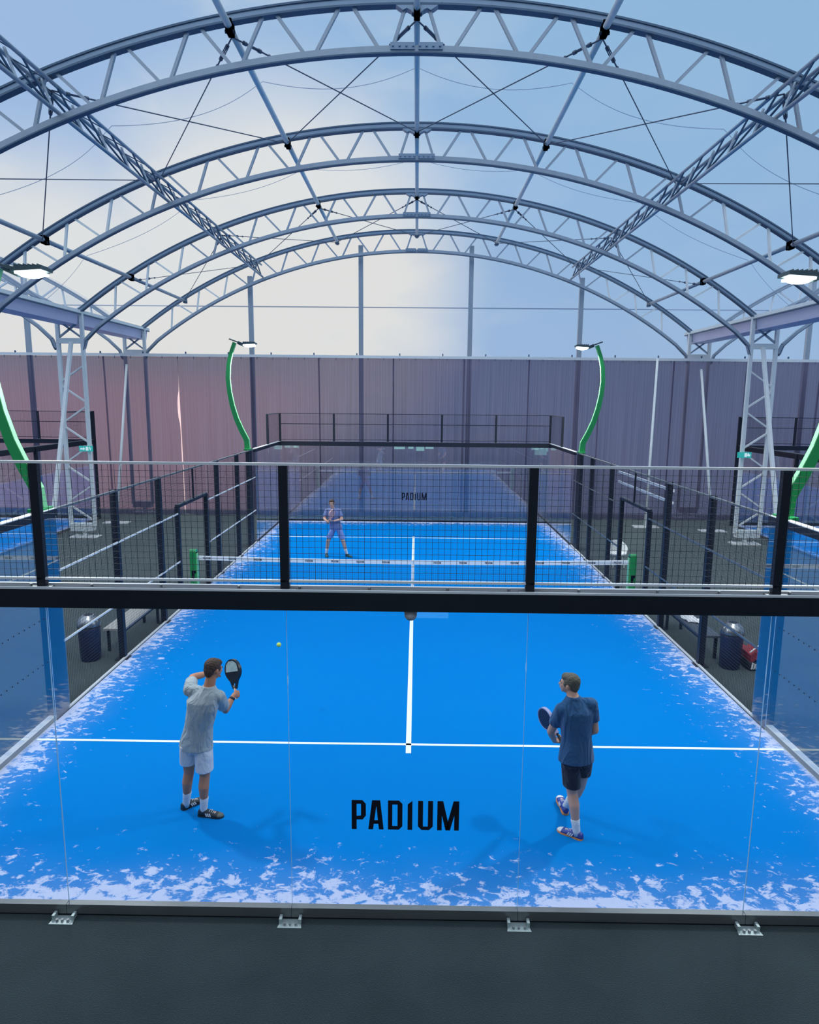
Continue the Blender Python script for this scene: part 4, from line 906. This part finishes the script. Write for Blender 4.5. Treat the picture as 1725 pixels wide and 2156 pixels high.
def shoe(t, heel, toe, up=(0, 0, 1), L=0.29, upper='shoe_black', sole='shoe_white', accent='shoe_white', acc2=None):
    h, f = V(heel), (V(toe) - V(heel)).normalized(); u = V(up); u = (u - f * u.dot(f)).normalized(); s = f.cross(u)
    def sec(tt, wdt, hh, z0=.02, n=18):
        c = h + f * tt * L; pts = []
        for j in range(n):
            a = 2 * pi * j / n; x_, z_ = cos(a), sin(a)
            zz = z0 + (hh - z0) * (0.35 + 0.65 * z_) if z_ > 0 else z0 + (hh - z0) * 0.35 * (1 + z_)
            pts.append(c + s * (wdt * (abs(x_) ** 0.75) * (1 if x_ > 0 else -1)) + u * zz)
        return pts
    secs = [(0.0, .014, .060), (.03, .030, .080), (.12, .037, .092), (.26, .038, .094), (.36, .040, .086), (.50, .043, .074), (.66, .048, .062), (.80, .048, .054), (.92, .038, .046), (.98, .022, .038), (1.0, .008, .030)]
    m = MB(); R = [sec(*q) for q in secs]
    for i, (a, b) in enumerate(zip(R[:-1], R[1:])):
        o = len(m.v); n = len(a); m.v += [tuple(p) for p in a + b]
        m.m = 0
        for j in range(n): m.f.append((o + j, o + (j + 1) % n, o + n + (j + 1) % n, o + n + j)); m.mi.append(1 if (i >= 7 and acc2) else 0)
    m.f.append(tuple(range(17, -1, -1))); m.mi.append(0); k_ = len(m.v); m.f.append(tuple(range(k_ - 18, k_))); m.mi.append(0)
    sh = m.build('shoe', [upper, acc2 or upper], t, smooth=True)
    m = MB(); out = [(0.0, .012), (.02, .030), (.08, .040), (.25, .042), (.42, .038), (.60, .050), (.78, .053), (.92, .042), (.99, .022), (1.01, .006)]
    pl = [(a * L, b) for a, b in out] + [(a * L, -b) for a, b in out[::-1]]
    m.prism(pl, lambda x_, y_, d: h + f * x_ + s * y_ + u * d, 0.026); so_ = m.build('sole', sole, sh)
    m = MB()
    for k_ in range(4):
        a = .46 + .07 * k_; zz = (.080, .072, .066, .061)[k_]; m.path([h + f * a * L - s * .022 + u * (zz - .004), h + f * (a + .01) * L + u * (zz + .003), h + f * a * L + s * .022 + u * (zz - .004)], .003, 5)
    m.build('laces', accent, sh)
    for e in (-1, 1):
        m = MB()
        for k_ in range(3):
            a = .34 + .075 * k_
            m.bar(h + f * a * L + s * e * .0405 + u * .062, h + f * (a + .06) * L + s * e * .045 + u * .030, .012, .006, up=tuple(s))
        m.build('side_stripes', accent, sh)
    return sh
def racket(t, grip, axis, nrm, length=.455, face='rk_black', rim='rk_black', gripm='rk_grip', patch=None):
    g, a, n = V(grip), V(axis).normalized(), V(nrm); n = (n - a * n.dot(a)).normalized(); s = a.cross(n)
    b = g - a * .055                                    # butt of the handle
    def P(x_, y_, d): return b + s * x_ + a * y_ + n * (d - .019)
    c = length - .132; out = []
    for i in range(40):
        q = 2 * pi * i / 40 - pi / 2; rx, ry = .128, .132
        x_, y_ = rx * cos(q), c + ry * sin(q)
        if y_ < c: x_ *= 1 - 0.42 * ((c - y_) / ry) ** 2; y_ = c - (c - y_) * 1.12
        out.append((x_, y_))
    m = MB(); m.prism([(x_ * .93, c + (y_ - c) * .93) for x_, y_ in out], lambda x_, y_, d: P(x_, y_, .001 + d), .036); fc = m.build('face', face, t)
    m = MB(); k_ = len(out)
    for i in range(k_):
        p, q = out[i], out[(i + 1) % k_]
        pi_, qi = (p[0] * .91, c + (p[1] - c) * .91), (q[0] * .91, c + (q[1] - c) * .91)
        m.quad_prism([P(*pi_, 0), P(*p, 0), P(*p, .038), P(*pi_, .038)], [P(*qi, 0), P(*q, 0), P(*q, .038), P(*qi, .038)])
    m.build('rim', rim, t)
    m = MB()
    for r_, cnt in ((.0, 1), (.03, 6), (.058, 12), (.082, 16)):
        for i in range(cnt):
            q = 2 * pi * i / cnt; cc = (r_ * cos(q), c + .012 + r_ * sin(q)); m.tube(P(cc[0], cc[1], -.0006), P(cc[0], cc[1], .0386), .0055, 8)
    m.build('drilled_holes', 'letter', fc)
    if patch:
        m = MB(); m.prism([(-.105, c - .01), (.105, c - .01), (.09, c + .075), (.03, c + .112), (-.04, c + .11), (-.09, c + .07)], lambda x_, y_, d: P(x_, y_, -.0015 + d), .041); m.build('printed_patch', patch, fc)
    m = MB()
    for e in (-1, 1): m.quad_prism([P(e * .008, .115, .004), P(e * .024, .115, .004), P(e * .024, .115, .034), P(e * .008, .115, .034)], [P(e * .035, c - .125, .004), P(e * .062, c - .115, .004), P(e * .062, c - .115, .034), P(e * .035, c - .125, .034)])
    m.build('throat', rim, t)
    m = MB(); m.path([b, b + a * .004, b + a * .125], [.019, .0165, .0155], 12); m.build('grip', gripm, t, smooth=True)
    return t
def sock(t, ank, knee, foot_dir, h=.13, r=.045):
    a, k_ = V(ank), V(knee); d = (k_ - a).normalized(); m = MB()
    x_ = d.orthogonal().normalized(); y_ = d.cross(x_)
    loft(m, [(a - d * .045, x_ * .038, y_ * .038), (a, x_ * .040, y_ * .040), (a + d * h * .6, x_ * (r - .001), y_ * (r - .001)), (a + d * h, x_ * (r + .003), y_ * (r + .003)), (a + d * (h + .006), x_ * r, y_ * r)], 20)
    return m.build('sock', 'sock', t, smooth=True)
def torso_rings(J, side, fwd, k=1.0, top=True):
    p, c, nk = V(J['pelvis']), V(J['chest']), V(J['neck']); s, f = V(side).normalized(), V(fwd).normalized()
    wst = p.lerp(c, .42); up = (nk - c).normalized()
    return p, wst, c, nk, s, f
def person(name, J, side, fwd, headf, headu, label, C, hands):
    t = empty('person', (J['pelvis'][0], J['pelvis'][1], 0), label, 'person')
    p, wst, c, nk, s, f = torso_rings(J, side, fwd)
    m = MB()
    shl, shr = V(J['Lsh']), V(J['Rsh']); shc = (shl + shr) / 2
    loft(m, [(p - V((0, 0, .07)), s * .13, f * .10), (p, s * .150, f * .108), (wst, s * .130, f * .095), (c, s * .155, f * .108), (c.lerp(nk, .55), s * .135, f * .085), (nk, s * .065, f * .065)], 22)
    hd = V(J['head']); capsule(m, nk - V((0, 0, .03)), hd - V(headu) * .04 - V(headf).normalized() * .015, .062, .054, 14)
    add_head(m, hd, headf, headu)
    for sd_ in ('L', 'R'):
        sh, el, wr = V(J[sd_ + 'sh']), V(J[sd_ + 'elb']), V(J[sd_ + 'wr'])
        mid = el.lerp(wr, .3)
        limb(m, [c.lerp(nk, .4).lerp(sh, .6), sh, sh.lerp(el, .45), el, mid, wr], [.055, .056, .049, .040, .041, .027])
        hp, kn, an = V(J[sd_ + 'hip']), V(J[sd_ + 'kn']), V(J[sd_ + 'ank'])
        back = -f * .018
        limb(m, [hp, hp.lerp(kn, .5), kn, kn.lerp(an, .3) + back, an.lerp(kn, .25), an], [.088, .076, .056, .057, .041, .037])
        hl, to = V(J[sd_ + 'heel']), V(J[sd_ + 'toe']); fd = (to - hl).normalized()
        capsule(m, hl + fd * .05 + V((0, 0, .05)), hl + fd * .19 + V((0, 0, .04)), .030, .026, 10); capsule(m, an, hl + fd * .06 + V((0, 0, .055)), .036, .034, 10)
    hands(m)
    fuse(m, 'body', C['skin'], t, .0065, 2)
    m = MB(); add_hair(m, hd, headf, headu, C.get('hb', 1), C.get('ht', 1)); fuse(m, 'hair', C['hair'], t, .006, 3)
    face_parts(t, hd, headf, headu)
    # shirt
    m = MB(); hem = p + V((0, 0, C['hem']))
    k_ = C.get('wide', 1.0)
    loft(m, [(hem, s * .192 * k_, f * .146), (hem + V((0, 0, .05)), s * .188 * k_, f * .142), (wst, s * .160 * k_, f * .122), (c - V((0, 0, .05)), s * .174, f * .128), (c + V((0, 0, .03)), s * .176, f * .122), (c.lerp(nk, .62), s * .140, f * .098), (nk - V((0, 0, .012)), s * .078, f * .072), (nk + V((0, 0, .004)), s * .067, f * .064)], 28)
    for sd_ in ('L', 'R'):
        sh, el = V(J[sd_ + 'sh']), V(J[sd_ + 'elb']); d = (el - sh).normalized(); a = d.orthogonal().normalized(); b = d.cross(a)
        q = sh.lerp(el, C.get('sleeve', .72)); capsule(m, c.lerp(nk, .5).lerp(sh, .45), sh, .074, .074, 14)
        loft(m, [(sh - d * .03, a * .066, b * .066), (sh + d * .04, a * .072, b * .072), (q, a * .068, b * .068)], 20)
    fuse(m, 'shirt', C['shirt'], t, .008, 4)
    # shorts
    m = MB(); loft(m, [(p + V((0, 0, .10)), s * .150, f * .112), (p, s * .166, f * .126), (p - V((0, 0, .08)), s * .160, f * .125)], 24)
    for sd_ in ('L', 'R'):
        hp, kn = V(J[sd_ + 'hip']), V(J[sd_ + 'kn']); d = (kn - hp).normalized(); q = hp + d * C['short_' + sd_]
        loft(m, [(hp + d * -.02, s * .092, f * .108), (hp.lerp(q, .5), s * .096, f * .108), (q, s * .094, f * .104)], 22)
    fuse(m, 'shorts', C['shorts'], t, .008, 3)
    for sd_ in ('L', 'R'):
        sock(t, J[sd_ + 'ank'], J[sd_ + 'kn'], None, C['sock'])
        shoe(t, J[sd_ + 'heel'], J[sd_ + 'toe'], **C['shoe'])
    return t
def unit(a): return V(a).normalized()

# ---- player 1 : grey shirt, white shorts, racket raised at the right
ax1 = unit((-.17, .30, .94)); g1 = V((-1.972, 1.915, 1.205))
J1 = dict(pelvis=(-2.312, 1.50, .83), chest=(-2.215, 1.47, 1.30), neck=(-2.150, 1.505, 1.485), head=(-2.108, 1.56, 1.650),
          Lsh=(-2.375, 1.56, 1.410), Rsh=(-2.045, 1.50, 1.365), Relb=(-2.035, 1.70, 1.115), Lelb=(-2.42, 1.79, 1.455), Lwr=(-2.275, 1.96, 1.44),
          Lhip=(-2.395, 1.50, .80), Rhip=(-2.225, 1.48, .80), Lkn=(-2.415, 1.53, .46), Rkn=(-2.215, 1.45, .47), Lank=(-2.468, 1.545, .085), Rank=(-2.235, 1.428, .085),
          Lheel=(-2.515, 1.51, 0), Ltoe=(-2.33, 1.72, 0), Rheel=(-2.298, 1.428, 0), Rtoe=(-2.0, 1.395, 0))
tmp = MB(); w1 = grip_hand(tmp, g1, ax1, (.25, .9, .35), (-1, 0, 0)); J1['Rwr'] = tuple(w1)
def h1(m):
    grip_hand(m, g1, ax1, (.25, .9, .35), (-1, 0, 0))
    add_hand(m, J1['Lwr'], (.6, .75, -.25), (0.3, -.3, -.9), (.4, -.8, .4), (25, 30, 20))
P1 = person('p1', J1, (.96, -.2, 0), (.2, .96, 0), (.62, .74, -.22), (0.06, .1, 1), 'person in grey shirt and white shorts at left, racket raised, seen from behind',
            dict(skin='skin', hair='hair_brown', shirt='shirt_grey', shorts='shorts_white', hem=-.055, short_L=.22, short_R=.27, sock=.135, wide=1.0, sleeve=.70,
                 shoe=dict(upper='shoe_black', sole='shoe_black', accent='shoe_white', acc2='shoe_grey')), h1)
m = MB(); e_ = (V(J1['Relb']) - w1).normalized(); m.tube(w1 + e_ * .035, w1 + e_ * .06, .034, 14); m.build('wristband', 'rk_black', P1, smooth=True)
T = empty('padel_racket', tuple(g1), 'black and mint racket held up by the person in the grey shirt', 'racket', 'padel rackets')
racket(T, g1, ax1, (-.55, -.8, .1), .455, 'rk_black', 'rk_black', 'rk_grip', 'rk_mint')

# ---- player 2 : navy shirt, black shorts, racket low on his left
ax2 = unit((-.40, .66, .42)); g2 = V((1.672, 1.555, .905))
J2 = dict(pelvis=(1.765, 1.20, .90), chest=(1.745, 1.20, 1.36), neck=(1.712, 1.23, 1.545), head=(1.672, 1.275, 1.655),
          Lsh=(1.590, 1.20, 1.405), Rsh=(1.897, 1.24, 1.450), Lelb=(1.515, 1.33, 1.100), Relb=(1.955, 1.24, 1.165), Rwr=(1.825, 1.47, .985),
          Lhip=(1.700, 1.20, .87), Rhip=(1.845, 1.21, .87), Lkn=(1.745, 1.215, .475), Rkn=(1.875, 1.40, .44), Lank=(1.790, 1.130, .085), Rank=(1.775, 1.56, .105),
          Lheel=(1.850, 1.085, 0), Ltoe=(1.655, 1.235, 0), Rheel=(1.765, 1.515, .012), Rtoe=(1.745, 1.80, .05))
w2 = grip_hand(MB(), g2, ax2, (.75, .65, -.2), (0, 0, 1)); J2['Lwr'] = tuple(w2)
def h2(m):
    grip_hand(m, g2, ax2, (.75, .65, -.2), (0, 0, 1))
    add_hand(m, J2['Rwr'], (-.7, .6, -.25), (-.5, -.5, .6), (-.1, .3, .9), (45, 50, 35))
P2 = person('p2', J2, (.985, .17, 0), (-.17, .985, 0), (-.86, .46, .06), (0, -.05, 1), 'person in navy shirt and black shorts at right, looking left, racket held low',
            dict(skin='skin_pale', hair='hair_grey', shirt='shirt_navy', shorts='shorts_black', hem=-.045, short_L=.32, short_R=.26, sock=.12, wide=1.0, sleeve=.62,
                 shoe=dict(upper='shoe_blue', sole='shoe_orange', accent='shoe_white', acc2='shoe_white')), h2)
T = empty('padel_racket', tuple(g2), 'dark lilac edged racket held by the person in the navy shirt', 'racket', 'padel rackets')
racket(T, g2, ax2, (-.85, -.48, -.12), .455, 'rk_navy', 'rk_lilac', 'rk_black', None)

# ---- player 3 : far side, facing the viewer
ax3 = unit((.28, .10, .80)); g3 = V((-2.44, 13.93, 1.06))
J3 = dict(pelvis=(-2.262, 14.2, .86), chest=(-2.335, 14.18, 1.27), neck=(-2.352, 14.17, 1.435), head=(-2.375, 14.14, 1.572),
          Lsh=(-2.175, 14.2, 1.345), Rsh=(-2.520, 14.2, 1.345), Lelb=(-2.075, 14.08, 1.12), Relb=(-2.590, 14.10, 1.13), Lwr=(-2.30, 13.93, 1.09),
          Lhip=(-2.180, 14.2, .82), Rhip=(-2.340, 14.2, .82), Lkn=(-2.055, 14.12, .47), Rkn=(-2.490, 14.12, .47), Lank=(-1.95, 14.15, .085), Rank=(-2.55, 14.18, .085),
          Lheel=(-1.975, 14.17, 0), Ltoe=(-1.80, 13.98, 0), Rheel=(-2.555, 14.21, 0), Rtoe=(-2.50, 13.93, 0))
w3 = grip_hand(MB(), g3, ax3, (.55, -.75, -.3), (1, 0, 0)); J3['Rwr'] = tuple(w3)
def h3(m):
    grip_hand(m, g3, ax3, (.55, -.75, -.3), (1, 0, 0))
    add_hand(m, J3['Lwr'], (-.9, -.3, .05), (0, .3, .9), (.1, -.9, .2), (40, 45, 30))
P3 = person('p3', J3, (-1, 0, 0), (0, -1, 0), (.05, -1, -.05), (0, 0, 1), 'distant person in blue shirt and shorts standing beyond the net, feet apart',
            dict(skin='skin_pale', hair='hair_brown', shirt='shirt_blue', shorts='shorts_blue', hem=-.02, short_L=.30, short_R=.30, sock=.14, sleeve=.7,
                 shoe=dict(upper='shoe_green', sole='shoe_green', accent='shoe_grey')), h3)
T = empty('padel_racket', tuple(g3), 'pale pinkish racket held upright by the distant person beyond the net', 'racket', 'padel rackets')
racket(T, g3, ax3, (.85, -.5, -.2), .44, 'rk_pink', 'rk_pink', 'rk_black', None)
